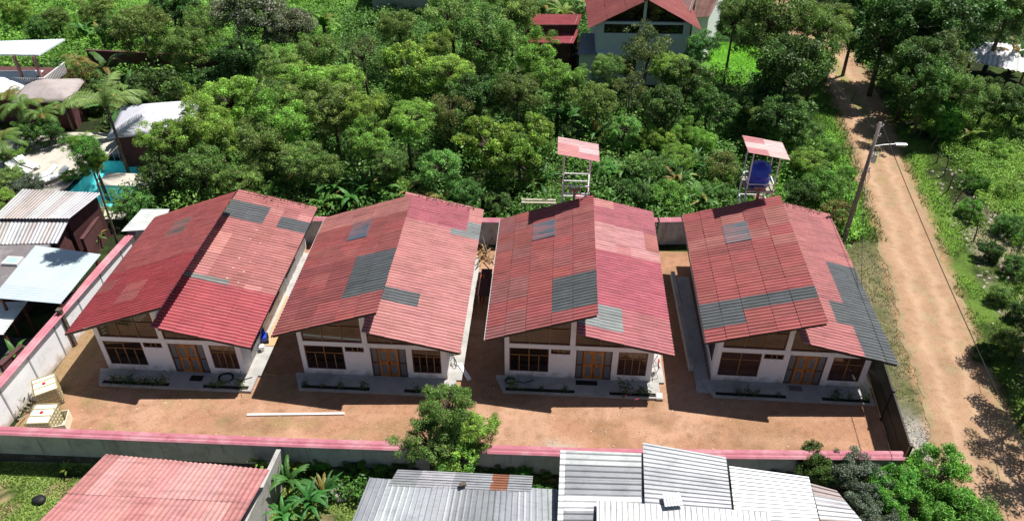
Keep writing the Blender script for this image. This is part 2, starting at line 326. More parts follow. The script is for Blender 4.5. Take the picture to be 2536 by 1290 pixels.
# ------------------------------------------------------------------ corrugated sheet roofs
def sheets(A, B, C, D, waves, sb, tb, colf, amp=.033, seed=1, jit=.008, thick=True, lap=.02, seg=8, prof='sin', tone=0, crest_light=.05):
    """s runs along the ribs (A->B), t across them (A->D). sb / tb: sheet joints"""
    r = random.Random(seed); mb = MB(); A, B, C, D = map(Vector, (A,B,C,D))
    nrm = (B-A).cross(D-A).normalized()
    if nrm.z < 0: nrm = -nrm
    for j in range(len(tb)-1):
        for i in range(len(sb)-1):
            s0, s1, t0, t1 = sb[i], sb[i+1], tb[j], tb[j+1]
            col = colf((s0+s1)/2, (t0+t1)/2)
            k = max(2, int(round((t1-t0)*waves*seg)))
            dz = r.uniform(-jit, jit)*.6; tilt = r.uniform(-jit, jit)
            vs = []
            o0 = lap if i > 0 else 0
            for q in range(k+1):
                t = t0+(t1-t0)*q/k
                ph = 2*math.pi*waves*t
                h = math.sin(ph) if prof == 'sin' else max(-.2, 1.0-abs(((waves*t) % 1)-.5)*9)
                for si, w in ((s0-(.012 if i > 0 else 0), lap), (s1, 0)):
                    p = (A*(1-si)+B*si)*(1-t)+(D*(1-si)+C*si)*t
                    jj = (.004*math.sin(17*t+3*i+seed) if si in (0,) else 0)
                    # the upper sheet laps over the lower one
                    vs.append(p + nrm*(h*amp+dz+tilt*q/k+(w if i > 0 and si < s1 else 0)) )
            fs = [(2*q, 2*q+1, 2*q+3, 2*q+2) for q in range(k)]
            if tone:      # shading painted into the sheet colour: valleys darkened, crests lightened
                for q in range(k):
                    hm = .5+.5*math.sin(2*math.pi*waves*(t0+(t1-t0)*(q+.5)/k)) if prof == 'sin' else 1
                    g_ = 1.08-tone*(1-hm)**1.3*r.uniform(.8,1.2); bl = crest_light*hm**1.5*r.uniform(.6,1.3)
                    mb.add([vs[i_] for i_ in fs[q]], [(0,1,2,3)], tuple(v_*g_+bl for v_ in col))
            else: mb.add(vs, fs, col)
    return mb
def solid(o, t=.012):
    m = o.modifiers.new('thickness', 'SOLIDIFY'); m.thickness = t; m.offset = -1
    return o
def jitc(c, r, a=.1):
    k = 1+r.uniform(-a, a); d = r.uniform(-a, a)*.35
    return (min(.9,c[0]*k), min(.9,c[1]*(k-d)), min(.9,c[2]*(k+d)))

RED = (.36,.085,.080); PALE = (.50,.20,.19); DEEP = (.33,.038,.045); MAG = (.39,.095,.125); GREYS = (.085,.094,.10); LGREY = (.23,.245,.245); PINK = (.54,.25,.25)
def inb(s, t, b): return b[0] <= s <= b[1] and b[2] <= t <= b[3]
HS = {
 1: dict(x0=-22.74, y0=27.85, zl=3.2, yf=27.1, yb=37.5, yr=39.75, W=7.33,
    L=[((0,1,0,.44),DEEP,.9),((0,.09,0,1),(.33,.12,.11),.9),((0,1,0,.06),(.34,.12,.11),1),((0,1,.44,1),(.34,.075,.072),1)],
    R=[((0,1,0,.32),(.39,.062,.075),1),((.56,.96,.77,.91),GREYS,1),((0,.42,.78,.86),GREYS,1),((.58,.97,.325,.345),(.2,.21,.2),1),((0,1,.32,1),(.43,.15,.14),.8),((.5,1,.4,.75),(.55,.23,.20),.5)], sky=(.39,.61,.685,.855)),
 2: dict(x0=-12.47, y0=28.15, zl=3.4, yf=27.35, yb=37.75, yr=40.1, W=7.45,
    L=[((.64,1.01,.17,.515),GREYS,1),((0,.62,.12,.5),(.27,.065,.065),.8),((0,1,.85,1),(.42,.16,.14),.7)],
    R=[((.57,1,.21,.285),GREYS,1),((0,.46,.74,.80),LGREY,1),((0,.19,.80,.87),LGREY,1),((.19,1,.79,.98),MAG,1),((0,1,0,1),PALE,1),((.4,1,.2,.7),(.54,.25,.24),.5)], sky=(.40,.62,.675,.855)),
 3: dict(x0=-2.11, y0=28.6, zl=3.3, yf=27.8, yb=38.35, yr=40.5, W=7.46,
    L=[((.61,1.01,.09,.33),GREYS,1),((0,.35,.0,1),(.29,.10,.095),.6),((.6,1,.33,1),(.34,.10,.095),.6)],
    R=[((.6,1,.13,.205),LGREY,1),((.5,.97,.06,.13),(.28,.30,.30),1),((0,1,.21,.58),(.41,.088,.122),.95),((0,1,.58,.8),PINK,.8),((0,1,.8,1),(.40,.11,.135),.8),((0,1,0,.21),(.42,.13,.14),.9)], sky=(.37,.61,.70,.86)),
 4: dict(x0=8.49, y0=28.93, zl=3.6, yf=27.9, yb=39.0, yr=41.0, W=7.55,
    L=[((-.05,1.01,.18,.255),GREYS,1),((-.05,.37,.085,.18),GREYS,1),((0,1,.6,.9),(.40,.14,.12),.5)],
    R=[((-.1,.39,0,.18),GREYS,1),((-.1,.53,.17,.31),GREYS,1),((-.1,.42,.30,.58),GREYS,1),((0,1,0,1),(.42,.145,.14),1)], sky=(.36,.61,.67,.83)),
}
def wallgrid(mb, xb, zb, holes, y0, y1):
    """wall made of butted pieces round its openings"""
    for i in range(len(xb)-1):
        run = None
        for j in range(len(zb)-1):
            cx, cz = (xb[i]+xb[i+1])/2, (zb[j]+zb[j+1])/2
            hole = any(h[0] < cx < h[2] and h[1] < cz < h[3] for h in holes)
            if not hole: run = run or [zb[j], zb[j+1]]; run[1] = zb[j+1]
            if (hole or j == len(zb)-2) and run:
                mb.box(xb[i], y0, run[0], xb[i+1], y1, run[1]); run = None
def window(parent, x0, z0, x1, z1, y, cols, rows, fm='darkwood', mm='lightwood', name='window', fr=.055, flip=None, glass='glass'):
    """frame ring + mullions (sub: glazing). flip: draws it on a side wall (x is depth)"""
    mb = MB()
    def bx(a, b, c, d, e, f):
        if flip is None: mb.box(a, b, c, d, e, f)
        else: mb.box(flip+b-y if True else 0, a, c, flip+e-y, d, f)
    ya, yb = y+.02, y+.09
    bx(x0, ya, z0, x0+fr, yb, z1); bx(x1-fr, ya, z0, x1, yb, z1); bx(x0+fr, ya, z0, x1-fr, yb, z0+fr); bx(x0+fr, ya, z1-fr, x1-fr, yb, z1)
    w = mb.build(name, M[fm], parent)
    mb = MB()
    for k in cols: xx = x0+(x1-x0)*k[0]; bx(xx-.022, ya+.01, z0+fr+(z1-z0-2*fr)*k[1], xx+.022, yb-.012, z0+fr+(z1-z0-2*fr)*k[2])
    for k in rows: zz = z0+(z1-z0)*k; bx(x0+fr, ya+.013, zz-.022, x1-fr, yb-.015, zz+.022)
    if rows: mb.build('mullion', M[mm], w)
    else:
        for k in cols:
            mb = MB(); xx = x0+(x1-x0)*k[0]; bx(xx-.022, ya+.01, z0+fr, xx+.022, yb-.012, z1-fr); mb.build('mullion', M[mm], w)
    mb = MB(); bx(x0+fr*.5, y+.055, z0+fr*.5, x1-fr*.5, y+.065, z1-fr*.5); mb.build('pane', M[glass], w)
    return w

M['litter'] = mat('dry_leaves', (.07,.035,.02), .9, [(9, (.13,.07,.035), .4, .65)])
def leafq(c, nrm, L, Wd, rg):
    a = np.cross(nrm, rg.normal(size=(len(c),3))); a /= np.linalg.norm(a, axis=1, keepdims=True)+1e-9; b = np.cross(nrm, a)
    return np.stack([c-a*L[:,None]/2, c+b*Wd[:,None]/2, c+a*L[:,None]/2, c-b*Wd[:,None]/2], 1).reshape(-1,3)
names = {1:'leftmost', 2:'second from left', 3:'third from left', 4:'rightmost'}
hl = {1:'white house with a deep red lower roof half, next to the long white side wall',
      2:'white house with a pale salmon roof half, behind the tree leaning over the pink coping',
      3:'white house with magenta and pink right roof, in front of the empty water tower',
      4:'white house nearest the dirt road with a large grey corner on its right roof'}
for h, q in HS.items():
    R = random.Random(h*11)
    Wd = q['W']; zl = q['zl']; dF = q['yf']-q['y0']; dB = q['yb']-q['y0']; dR = q['yr']-q['y0']
    H = empty('house', (q['x0'], q['y0'], 0), -.012 if h == 4 else 0, hl[h], 'house', 'row of four red-roofed white houses in the yard')
    mL = (5.18-zl)/5.36; zLt = lambda x: zl+(x+.9)*mL
    mR = (3.83-2.78)/(3.85-8.3); zRt = lambda x: 2.78+(x-8.3)*mR
    k = Wd/7.46
    # ---- walls
    w1 = (.24, .51, 2.23, 2.12); ws = (2.33, 1.79, 3.3, 2.12); dr = (3.6, .14, 5.42, 2.12); w2 = (5.72, .52, 7.18*k, 2.12)
    mb = MB()
    xb = [0, .24, 2.23, 2.33, 3.3, 3.6, 5.42, 5.72, 7.18*k, Wd]; zb = [0, .14, .51, .52, 1.79, 2.12, 2.40]
    wallgrid(mb, xb, zb, [w1, ws, dr, w2], 0, .16)
    def prism(pts, y0, y1):      # front-facing polygon extruded in y
        n = len(pts); vs = [(x, y0, z) for x, z in pts]+[(x, y1, z) for x, z in pts]
        mb.add(vs, [tuple(range(n)), tuple(range(2*n-1, n-1, -1))]+[(i, i+n, (i+1)%n+n, (i+1)%n) for i in range(n)])
    e = .05
    prism([(0,2.40),(.24,2.40),(.24,zLt(.24)-e),(0,zLt(0)-e)], 0, .16)
    prism([(3.27,2.40),(3.53,2.40),(3.53,zLt(3.53)-e),(3.27,zLt(3.27)-e)], -.004, .16)
    prism([(7.18*k,2.40),(Wd,2.40),(Wd,zRt(Wd)-e),(7.18*k,zRt(7.18*k)-e)], 0, .16)
    # left side wall, back walls, spine wall carrying the raised roof
    mb.box(0, .16, 0, .15, dB-.5, zLt(0)-.08)
    mb.add([(.15,dB-.65,0),(3.4,dB-.65,0),(3.4,dB-.65,zLt(3.4)-.1),(.15,dB-.65,zLt(.15)-.1),(.15,dB-.5,0),(3.4,dB-.5,0),(3.4,dB-.5,zLt(3.4)-.1),(.15,dB-.5,zLt(.15)-.1)],
           [(0,1,2,3),(7,6,5,4),(0,4,5,1),(1,5,6,2),(2,6,7,3),(3,7,4,0)])
    mb.box(3.38, .16, 0, 3.5, dB-.5, zLt(3.38)-.1)
    mb.box(3.53, dR-.75, 0, Wd, dR-.6, 2.8)
    # right side wall with openings
    side = [(1.0,2.6),(4.1,6.0),(7.2,9.2)]
    yb_ = [.16]+[v for p in side for v in p]+[dR-.75]
    for i in range(len(yb_)-1):
        if i % 2 == 0: mb.box(Wd-.15, yb_[i], 0, Wd, yb_[i+1], zRt(Wd)-.08)
        else:
            mb.box(Wd-.15, yb_[i], 0, Wd, yb_[i+1], .75); mb.box(Wd-.15, yb_[i], 2.45, Wd, yb_[i+1], zRt(Wd)-.08)
    mb.build('wall', M['white'], H)
    # floor of the rooms so that the open side is not see-through
    mb = MB(); mb.box(.2, .2, .1, Wd-.2, dR-.8, .14); mb.build('floor', M['dark_concrete'], H)
    # ---- windows
    window(H, *w1[:2], *w1[2:], 0, [(.5,0,1),(.25,0,.66),(.75,0,.66)] if h != 4 else [(.5,0,1)], [.69], glass='curtained' if h == 4 else 'glass')
    window(H, *ws[:2], *ws[2:], 0, [(.4,0,1),(.66,0,1)], [])
    window(H, *w2[:2], *w2[2:], 0, [(.5,0,1),(.25,0,.66),(.75,0,.66)] if h != 4 else [(.5,0,1)], [.69], glass='curtained' if h in (1,3,4) else 'glass')
    for y0, y1 in side:
        x = Wd-.11
        mw = MB()
        mw.box(x, y0, .75, x+.09, y0+.06, 2.45); mw.box(x, y1-.06, .75, x+.09, y1, 2.45)
        mw.box(x, y0+.06, .75, x+.09, y1-.06, .81); mw.box(x, y0+.06, 2.39, x+.09, y1-.06, 2.45)
        ww = mw.build('side_window', M['darkwood'], H)
        mw = MB()
        for f in (.25,.5,.75): yy_ = y0+(y1-y0)*f; mw.box(x+.01, yy_-.025, .81, x+.08, yy_+.025, 2.39)
        mw.box(x+.012, y0+.06, 1.85, x+.078, y1-.06, 1.9); mw.build('mullion', M['lightwood'], ww)
        mw = MB(); mw.box(x+.03, y0+.03, .78, x+.04, y1-.03, 2.42); mw.build('pane', M['glass'], ww)
    if h == 4:   # window in the left side wall
        mw = MB(); x = 0
        mw.box(x-.03, .6, .9, x+.0, .68, 2.3); mw.box(x-.03, 2.2, .9, x, 2.28, 2.3); mw.box(x-.03,.68,.9,x,2.2,.98); mw.box(x-.03,.68,2.22,x,2.2,2.3); mw.box(x-.028,1.4,.98,x,1.46,2.22)
        ww = mw.build('side_window', M['darkwood'], H)
        mw = MB(); mw.box(x-.012, .66, .95, x-.004, 2.22, 2.25); mw.build('pane', M['glass'], ww)
    # ---- upper glazing under the gable
    def tri(pts, name='gable_window', mull=(), trans=None, roof=None):
        y = .06; n = len(pts)
        vs = [(x, y, z) for x, z in pts]+[(x, y+.01, z) for x, z in pts]
        fs = [tuple(range(n)), tuple(range(2*n-1, n-1, -1))]+[(i, i+n, (i+1)%n+n, (i+1)%n) for i in range(n)]
        fr = MB()
        for i in range(n):
            a, b = pts[i], pts[(i+1)%n]; fr.bar((a[0],.05,a[1]), (b[0],.05,b[1]), .05, .06)
        w = fr.build(name, M['darkwood'], H)
        mm = MB()
        for x in mull:
            mm.bar((x,.045,pts[0][1]), (x,.045,roof(x)-.06), .035, .05)
            if not trans: mm.build('mullion', M['lightwood'], w); mm = MB()
        if trans: mm.bar((trans[0],.043,trans[2]), (trans[1],.043,trans[2]), .05, .03); mm.build('mullion', M['lightwood'], w)
        MB().add(vs, fs).build('pane', M['glass'], w)
    tri([(.27,2.43),(3.24,2.43),(3.24,zLt(3.24)-.12),(.27,zLt(.27)-.12)], mull=[1.26,2.25], trans=(1.0,3.24,3.42), roof=zLt)
    tri([(3.56,2.43),(7.15*k,2.43),(7.15*k,zRt(7.15*k)-.1),(3.85,zRt(3.85)-.1),(3.56,zRt(3.85)-.1)], mull=[4.75,5.95], roof=zRt)
    # ---- door: double leaf between two etched side lights
    D = empty('door', (0,0,0)); D.parent = H
    mb = MB(); ya, yb2 = .03, .11
    for xx in (3.6, 3.93, 5.0, 5.36): mb.box(xx, ya, .14, xx+.06, yb2, 2.12)
    for z in (.14, 2.07, 1.05):
        for x0_, x1_ in ((3.66,3.93),(5.06,5.36)): mb.box(x0_, ya+.003, z, x1_, yb2-.003, z+.05)
    mb.box(3.99, ya+.003, 2.06, 5.0, yb2-.003, 2.12)
    fo = mb.build('door_frame', M['darkwood'], D)
    [MB().box(a_, .07, .19, b_, .08, 2.07).build('side_light', M['etched'], D) for a_, b_ in ((3.66,3.93),(5.06,5.36))]
    for x0_ in (3.99, 4.495):
        x1_ = x0_+.5
        mb = MB()
        mb.box(x0_, .02, .14, x0_+.1, .075, 2.06); mb.box(x1_-.1, .02, .14, x1_, .075, 2.06)
        for a_, b_ in ((.14,.3),(1.0,1.2),(1.92,2.06)): mb.box(x0_+.1, .022, a_, x1_-.1, .073, b_)
        leaf = mb.build('door_leaf', M['wood'], D)
        mb = MB(); mb.box(x0_+.1, .045, .3, x1_-.1, .055, 1.0); mb.box(x0_+.1, .045, 1.2, x1_-.1, .055, 1.92); mb.build('glass_panel', M['etched'], leaf)
    mb = MB(); mb.tube([(4.53,.01,1.12),(4.53,-.03,1.12),(4.53,-.03,1.0)], .016, 6); mb.box(4.515,-.0,.98,4.545,.02,1.16); mb.build('door_handle', M['blackmetal'], D)
    # ---- porch slab with planter beds cut into it
    P1, P2 = (-.0+.1, 3.6), (5.35, 7.7)
    zb0, zt = 0, .15
    mb = MB(); yo, yi = -1.15, -.0
    mb.add([(-.45,-.1,0),(.0,yo,0),(.0,-.001,0),(-.45,-.001,0),(-.45,-.1,zt),(.0,yo,zt),(.0,-.001,zt),(-.45,-.001,zt)], [(4,5,6,7),(0,1,5,4),(1,2,6,5),(2,3,7,6),(3,0,4,7)])
    mb.box(0, -.80, 0, 7.9, -.001, zt)
    mb.box(0, yo, 0, 7.9, yo+.1, zt)
    for a_, b_ in ((0,P1[0]),(P1[1],P2[0]),(P2[1],7.9)): mb.box(a_, yo+.1, 0, b_, -.80, zt)
    if h != 4: mb.box(Wd+.002, .0, 0, Wd+.72, dR-1.2, .12)
    else: mb.box(Wd+.002, .0, 0, Wd+.5, 2, .12)
    mb.build('porch', M['concrete'], H)
    for a_, b_ in (P1, P2): MB().box(a_, yo+.1, 0, b_, -.80, .09).build('planter', M['soil'], H)
    # ---- roof, two offset planes
    tbn = 12
    sbL = [0,.19,.38,.61,.80,1.0]; sbR = [0,.18,.365,.535,.78,1.0]
    def mk(specs, base, alt):
        def f(s, t):
            for b_, c_, p_ in specs:
                if inb(s, t, b_) and (p_ >= .95 or R.random() < p_): return jitc(c_, R, .05)
            return jitc(base if R.random() < .6 else alt, R, .09)
        return f
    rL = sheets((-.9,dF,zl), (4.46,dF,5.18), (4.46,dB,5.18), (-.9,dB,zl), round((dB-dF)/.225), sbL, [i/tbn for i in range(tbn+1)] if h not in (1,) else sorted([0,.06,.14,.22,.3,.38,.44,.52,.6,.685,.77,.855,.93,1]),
                mk(q['L'], RED, (.33,.088,.080)), seed=h, tone=.66, crest_light=.035).build('roof', M['fibre'], H); solid(rL)
    # joints follow the patches of this roof
    tb = sorted({0,1,.5,.93,.12,.4,.66}|{round(v_,3) for b_,c_,p_ in q['R'] for v_ in b_[2:] if 0 < v_ < 1})
    tb2 = [tb[0]]
    for v_ in tb[1:]:
        if v_-tb2[-1] > .015: tb2.append(v_)
    sbr = sorted(set(sbR))
    rR = sheets((8.3,dF,2.78), (3.56,dF,3.898), (3.56,dR,3.898), (8.3,dR,2.78), round((dR-dF)/.225), sbr, tb2, mk([((b_[0]*.939,b_[1]*.939 if b_[1] < .9 else 1.01)+b_[2:],c_,p_) for b_,c_,p_ in q['R']], (.42,.14,.13), PALE), seed=h+20, tone=.66, crest_light=.06).build('roof', M['fibre'], H); solid(rR)
    rR['label'] = 'lower right half of the roof'; rL['label'] = 'raised left half of the roof'
    # skylight panel lies on the left plane
    s0, s1, t0, t1 = q['sky']
    def lp(s, t, up=.036): return (-.9+5.36*s, dF+(dB-dF)*t, zl+(5.18-zl)*s+up)
    r_ = random.Random(h)
    skc = {1:(.10,.085,.075),2:(.07,.09,.11),3:(.085,.105,.125),4:(.085,.11,.135)}[h]
    sk = sheets(lp(s0,t0), lp(s1,t0), lp(s1,t1), lp(s0,t1), 10, [0,1], [0,.5,1], lambda s,t: jitc(skc, r_, .12), amp=.012, seed=h).build('skylight', mat('translucent_sheet_%d'%h, rough=.45, attr=True, spec=.3), H)
    solid(sk, .006)
    # rafters / eaves boards
    mb = MB()
    mb.bar((-.86,dF+.05,zl-.09), (4.4,dF+.05,5.18-.11), .06, .10); mb.bar((3.9,dF+.06,3.83-.12), (8.25,dF+.06,2.78-.1), .06, .10)
    mb.bar((-.86,dB-.08,zl-.09), (4.4,dB-.08,5.18-.11), .06, .10); mb.bar((3.9,dR-.08,3.83-.12), (8.25,dR-.08,2.78-.1), .06, .10)
    mb.bar((8.24,dF+.1,2.78-.11), (8.24,dR-.1,2.78-.11), .05, .12); MB().bar((-.93,dF+.02,zl-.09), (-.93,dB-.02,zl-.09), .04, .12).build('eave_board', M['concrete'] if h in (2,3) else M['blackmetal'], H)
    for f in np.linspace(.1,.9,6): yy_ = dF+(dB-dF)*f; mb.bar((-.8,yy_,zl-.09),(4.4,yy_,5.07),.06,.1); mb.bar((3.9,yy_,3.71),(8.2,yy_,2.68),.06,.1)
    mb.build('rafter', M['blackmetal'], H)

    if h == 1:   # dabs of white sealant along the sheet joints, wind-blown leaves on the back edge
        for cx, cy in ((1280,265),(1322,275),(1250,310),(1297,320),(1270,368),(1195,407),(1245,415),(1165,455),(1215,463),(1135,507),(1187,517)):
            p = at(cx/2.015, 440+cy/2.015, 3.38); lx, ly = p[0]-q['x0'], p[1]-q['y0']; lz = zRt(lx)+.045
            MB().box(lx-.035, ly-.03, lz-.02, lx+.04, ly+.03, lz+.008).build('sealant_dab', M['tankplastic'], H)
    if h in (1, 2, 4):
        rl = np.random.default_rng(h); n_ = 170; lx = rl.uniform(4.2, 7.8, n_); ly = dR-np.abs(rl.normal(size=n_))*.28; lz = zRt(lx)+.05+rl.uniform(0,.03,n_)
        nm_ = rl.normal(size=(n_,3))*.4+np.array([0,0,1.]); nm_ /= np.linalg.norm(nm_, axis=1, keepdims=True)
        V_ = leafq(np.stack([lx,ly,lz],1), nm_, rl.uniform(.06,.15,n_), rl.uniform(.04,.07,n_), rl)
        o = np_mesh('leaf_litter', V_, 4, M['litter'], parent=H); o['kind'] = 'stuff'

def lpt(h, x, y, z=0):
    q = HS[h]; return (q['x0']+x, q['y0']+y, z)

# ------------------------------------------------------------------ compound walls
def wall_run(name, pts, z0, z1, th, m, label, cap=True, capw=.5, group=None, posts=0):
    p0 = Vector((*pts[0], 0)); W_ = empty(name, p0, 0, label, 'wall', group)
    mb = MB(); cp = MB(); pc = MB()
    P = [Vector((*p, 0))-p0 for p in pts]
    L = []
    for i, p in enumerate(P):
        d = (P[min(i+1,len(P)-1)]-P[max(i-1,0)]).normalized(); n = Vector((-d.y, d.x, 0)); L.append((p, n))
    for (a, na), (b, nb) in zip(L[:-1], L[1:]):
        vs = []
        for p, n in ((a,na),(b,nb)):
            for sgn in (-1,1):
                for z in (z0, z1): vs.append(p+n*sgn*th/2+Vector((0,0,z)))
        mb.add(vs, [(0,4,5,1),(2,3,7,6),(1,5,7,3),(0,1,3,2),(4,6,7,5)])
        if cap:    # three-wave capping sheet bent over the wall
            K = 12; vs = []
            nseg = max(1, int((b-a).length/2.4)); 
            for sg in range(nseg):
                base = len(cp.v); r = random.Random(sg*3+len(cp.v)); up = r.uniform(0,.012); col = jitc((1,1,1), r, .1); vs = []
                for f in (sg/nseg-(.003), (sg+1)/nseg+.003):
                    p = a.lerp(b, f); n = na.lerp(nb, f)
                    for kk in range(K+1):
                        u_ = kk/K*2-1
                        vs.append(p+n*u_*capw/2+Vector((0,0,z1+.05+up+(1-abs(u_))*.05+.022*math.cos(u_*math.pi*3))))
                cp.add(vs, [(kk, kk+1, K+1+kk+1, K+1+kk) for kk in range(K)])
    mb.build('masonry', m, W_)
    if cap: solid(cp.build('coping', M['cap'], W_), .012)
    return W_, L
fw_, _ = wall_run('boundary_wall', [(-26.6,22.35),(-12,22.48),(2,22.72),(15.9,23.4)], -.02, 1.45, .16, M['greywall'], 'long low grey wall with pink coping along the near side of the yard')
mb = MB(); mb.add([(0,-.1,-.75),(14.6,.03,-.75),(28.6,.27,-.75),(42.5,.95,-.75),(0,-.1,-.02),(14.6,.03,-.02),(28.6,.27,-.02),(42.5,.95,-.02)], [(0,1,5,4),(1,2,6,5),(2,3,7,6)]); solid(mb.build('shade_footing', M['near_black'], fw_), .15)  # dark strip added below the wall; its near-black colour stands in for shade
bw_, _ = wall_run('boundary_wall', [(-25.0,39.35),(-14.2,39.85),(-3.7,40.35),(6.6,41.0)], -.02, 1.8, .16, M['greywall'], 'grey rear wall with pink coping seen in the gaps between the first three houses')
bw2, _ = wall_run('boundary_wall', [(6.75,41.0),(10,41.3),(17.1,41.75)], -.02, 1.8, .16, M['greywall'], 'grey rear wall between the third and fourth house roofs')
lw_, _ = wall_run('boundary_wall', [(-26.0,21.6),(-25.75,27.8),(-25.45,33.5),(-25.15,38.3)], -.02, 2.15, .16, M['white'], 'tall bright white side wall with pink coping left of the first house')
mb = MB()
for f in np.linspace(.03, .97, 8):
    y = 21.6+16.7*f; x = np.interp(y, [21.6,27.8,33.5,38.3], [-26.0,-25.75,-25.45,-25.15])
    mb.box(x+.083+26.0, y-21.6-.04, 0, x+.105+26.0, y-21.6+.04, 2.1)
mb.build('pilaster', M['greywall'], lw_)
rw_, _ = wall_run('boundary_wall', [(16.6,30.3),(16.95,35),(17.25,41.6)], -.02, 1.9, .14, M['white'], 'white wall under the right eave of the house by the road', cap=False)
# low ledge wall beside house 4
w_, _ = wall_run('low_wall', [(7.55,29.6),(7.45,34.5),(7.4,37.6)], 0, .45, .22, M['concrete'], 'low concrete ledge along the left side of the house by the road', cap=False)
mb = MB(); mb.box(7.68-7.55, -1.5, 0, 8.4-7.55, 8.0, .06); mb.build('path_strip', M['concrete'], w_)

# ------------------------------------------------------------------ gate of vertical bars
G = empty('metal_gate', (16.12, 23.5, 0), 0, 'black barred steel gate and fence closing the yard towards the dirt road', 'gate')
ga, gb = Vector((0,0,0)), Vector((.62,6.6,0))
mb = MB(); n = 62
for i in range(n+1):
    p = ga.lerp(gb, i/n); mb.box(p.x-.05, p.y-.014, .08, p.x+.05, p.y+.014, 2.0)
for z in (.12, 1.0, 1.95): mb.bar(ga+Vector((0,0,z)), gb+Vector((0,0,z)), .05, .06)
mb.build('barred_panel', M['blackmetal'], G)
for f in (0, .5, 1): p = ga.lerp(gb, f); MB().box(p.x-.06, p.y-.06, 0, p.x+.06, p.y+.06, 2.1).build('post', M['blackmetal'], G)
t = empty('gate_pillar', (15.95,29.75,0), 0, 'short white pillar at the back end of the black gate', 'pillar'); MB().box(-.16,-.16,0,.16,.16,2.0).box(-.2,-.2,2.0,.2,.2,2.08).build('shaft', M['white'], t, bevel=.01)

# ------------------------------------------------------------------ foliage generators
def leaf_quads(c, nrm, L, Wd, rg, droop=0.):
    """diamond leaves: centres c, normals nrm"""
    n = len(c); r = rg.normal(size=(n,3)); r[:,2] -= droop
    a = np.cross(nrm, r); a /= np.linalg.norm(a, axis=1, keepdims=True)+1e-9
    b = np.cross(nrm, a); L = L[:,None]; Wd = Wd[:,None]
    V = np.stack([c-a*L/2, c+b*Wd/2+a*L*.08, c+a*L/2, c-b*Wd/2+a*L*.08], 1)
    V[:,1] += nrm*L*.10; V[:,3] += nrm*L*.10
    return V.reshape(-1,3)
def crown_data(seed, R=(2,2,1.6), ncl=40, clr=.6, per=150, leaf=.14, asp=.5, cols=((.08,.14,.025),), flat=.5, droop=.2, z0=0, hollow=.55, upb=.5, tipc=None, tipp=0, skirt=.4):
    rg = np.random.default_rng(seed); R = np.array(R)
    d = rg.normal(size=(ncl,3)); d[:,2] = np.abs(d[:,2])*.95-.22; d /= np.linalg.norm(d, axis=1, keepdims=True)
    lob = rg.normal(size=(7,3)); lob[:,2] = np.abs(lob[:,2])*.6; lob /= np.linalg.norm(lob, axis=1, keepdims=True); la = rg.uniform(.0,.42,7)
    bump_ = (np.maximum(0, d@lob.T-.55)/.45*la).sum(1)
    rad = (rg.uniform(hollow, 1.0, ncl)*(.80+bump_))[:,None]
    cc = d*rad*R; cc[:,2] += z0
    # skirt of foliage below the dome so that the crown reaches down among its neighbours
    nl = int(ncl*skirt); aa = rg.uniform(0,6.283,nl); lr_ = rg.uniform(.45,.95,nl); lz = -rg.uniform(.15,1.25,nl)
    low = np.stack([np.cos(aa)*lr_*R[0], np.sin(aa)*lr_*R[1], lz*R[2]+z0], 1); cc = np.concatenate([cc, low]); ncl = ncl+nl
    sz = clr*rg.uniform(.45, 1.25, ncl)
    ci = rg.integers(0, len(cols), ncl); tint = rg.uniform(.62, 1.38, ncl)
    n = (per*(sz/clr)**2).astype(int)
    idx = np.repeat(np.arange(ncl), n); m = len(idx)
    ld = rg.normal(size=(m,3)); ld[:,2] = ld[:,2]+upb; ld /= np.linalg.norm(ld, axis=1, keepdims=True)
    lr = rg.uniform(.25, 1.12, m)**.7+np.abs(rg.normal(size=m))*.10
    pos = cc[idx]+ld*(lr*sz[idx])[:,None]*np.array([1,1,flat])
    nm = ld*.5+rg.normal(size=(m,3))*.7+np.array([0,0,.45]); nm /= np.linalg.norm(nm, axis=1, keepdims=True)
    L = leaf*rg.uniform(.6,1.35,m)
    V = leaf_quads(pos, nm, L, L*asp, rg, droop)
    base = np.array(cols)[ci][idx]*tint[idx][:,None]*rg.uniform(.5,1.55,m)[:,None]*1.34
    base[:,0] *= rg.uniform(.85,1.25,m)
    if tipc is not None:
        k = rg.random(m) < tipp; base[k] = np.array(tipc)*rg.uniform(.8,1.2,k.sum())[:,None]
    return V, np.repeat(base, 4, 0), cc
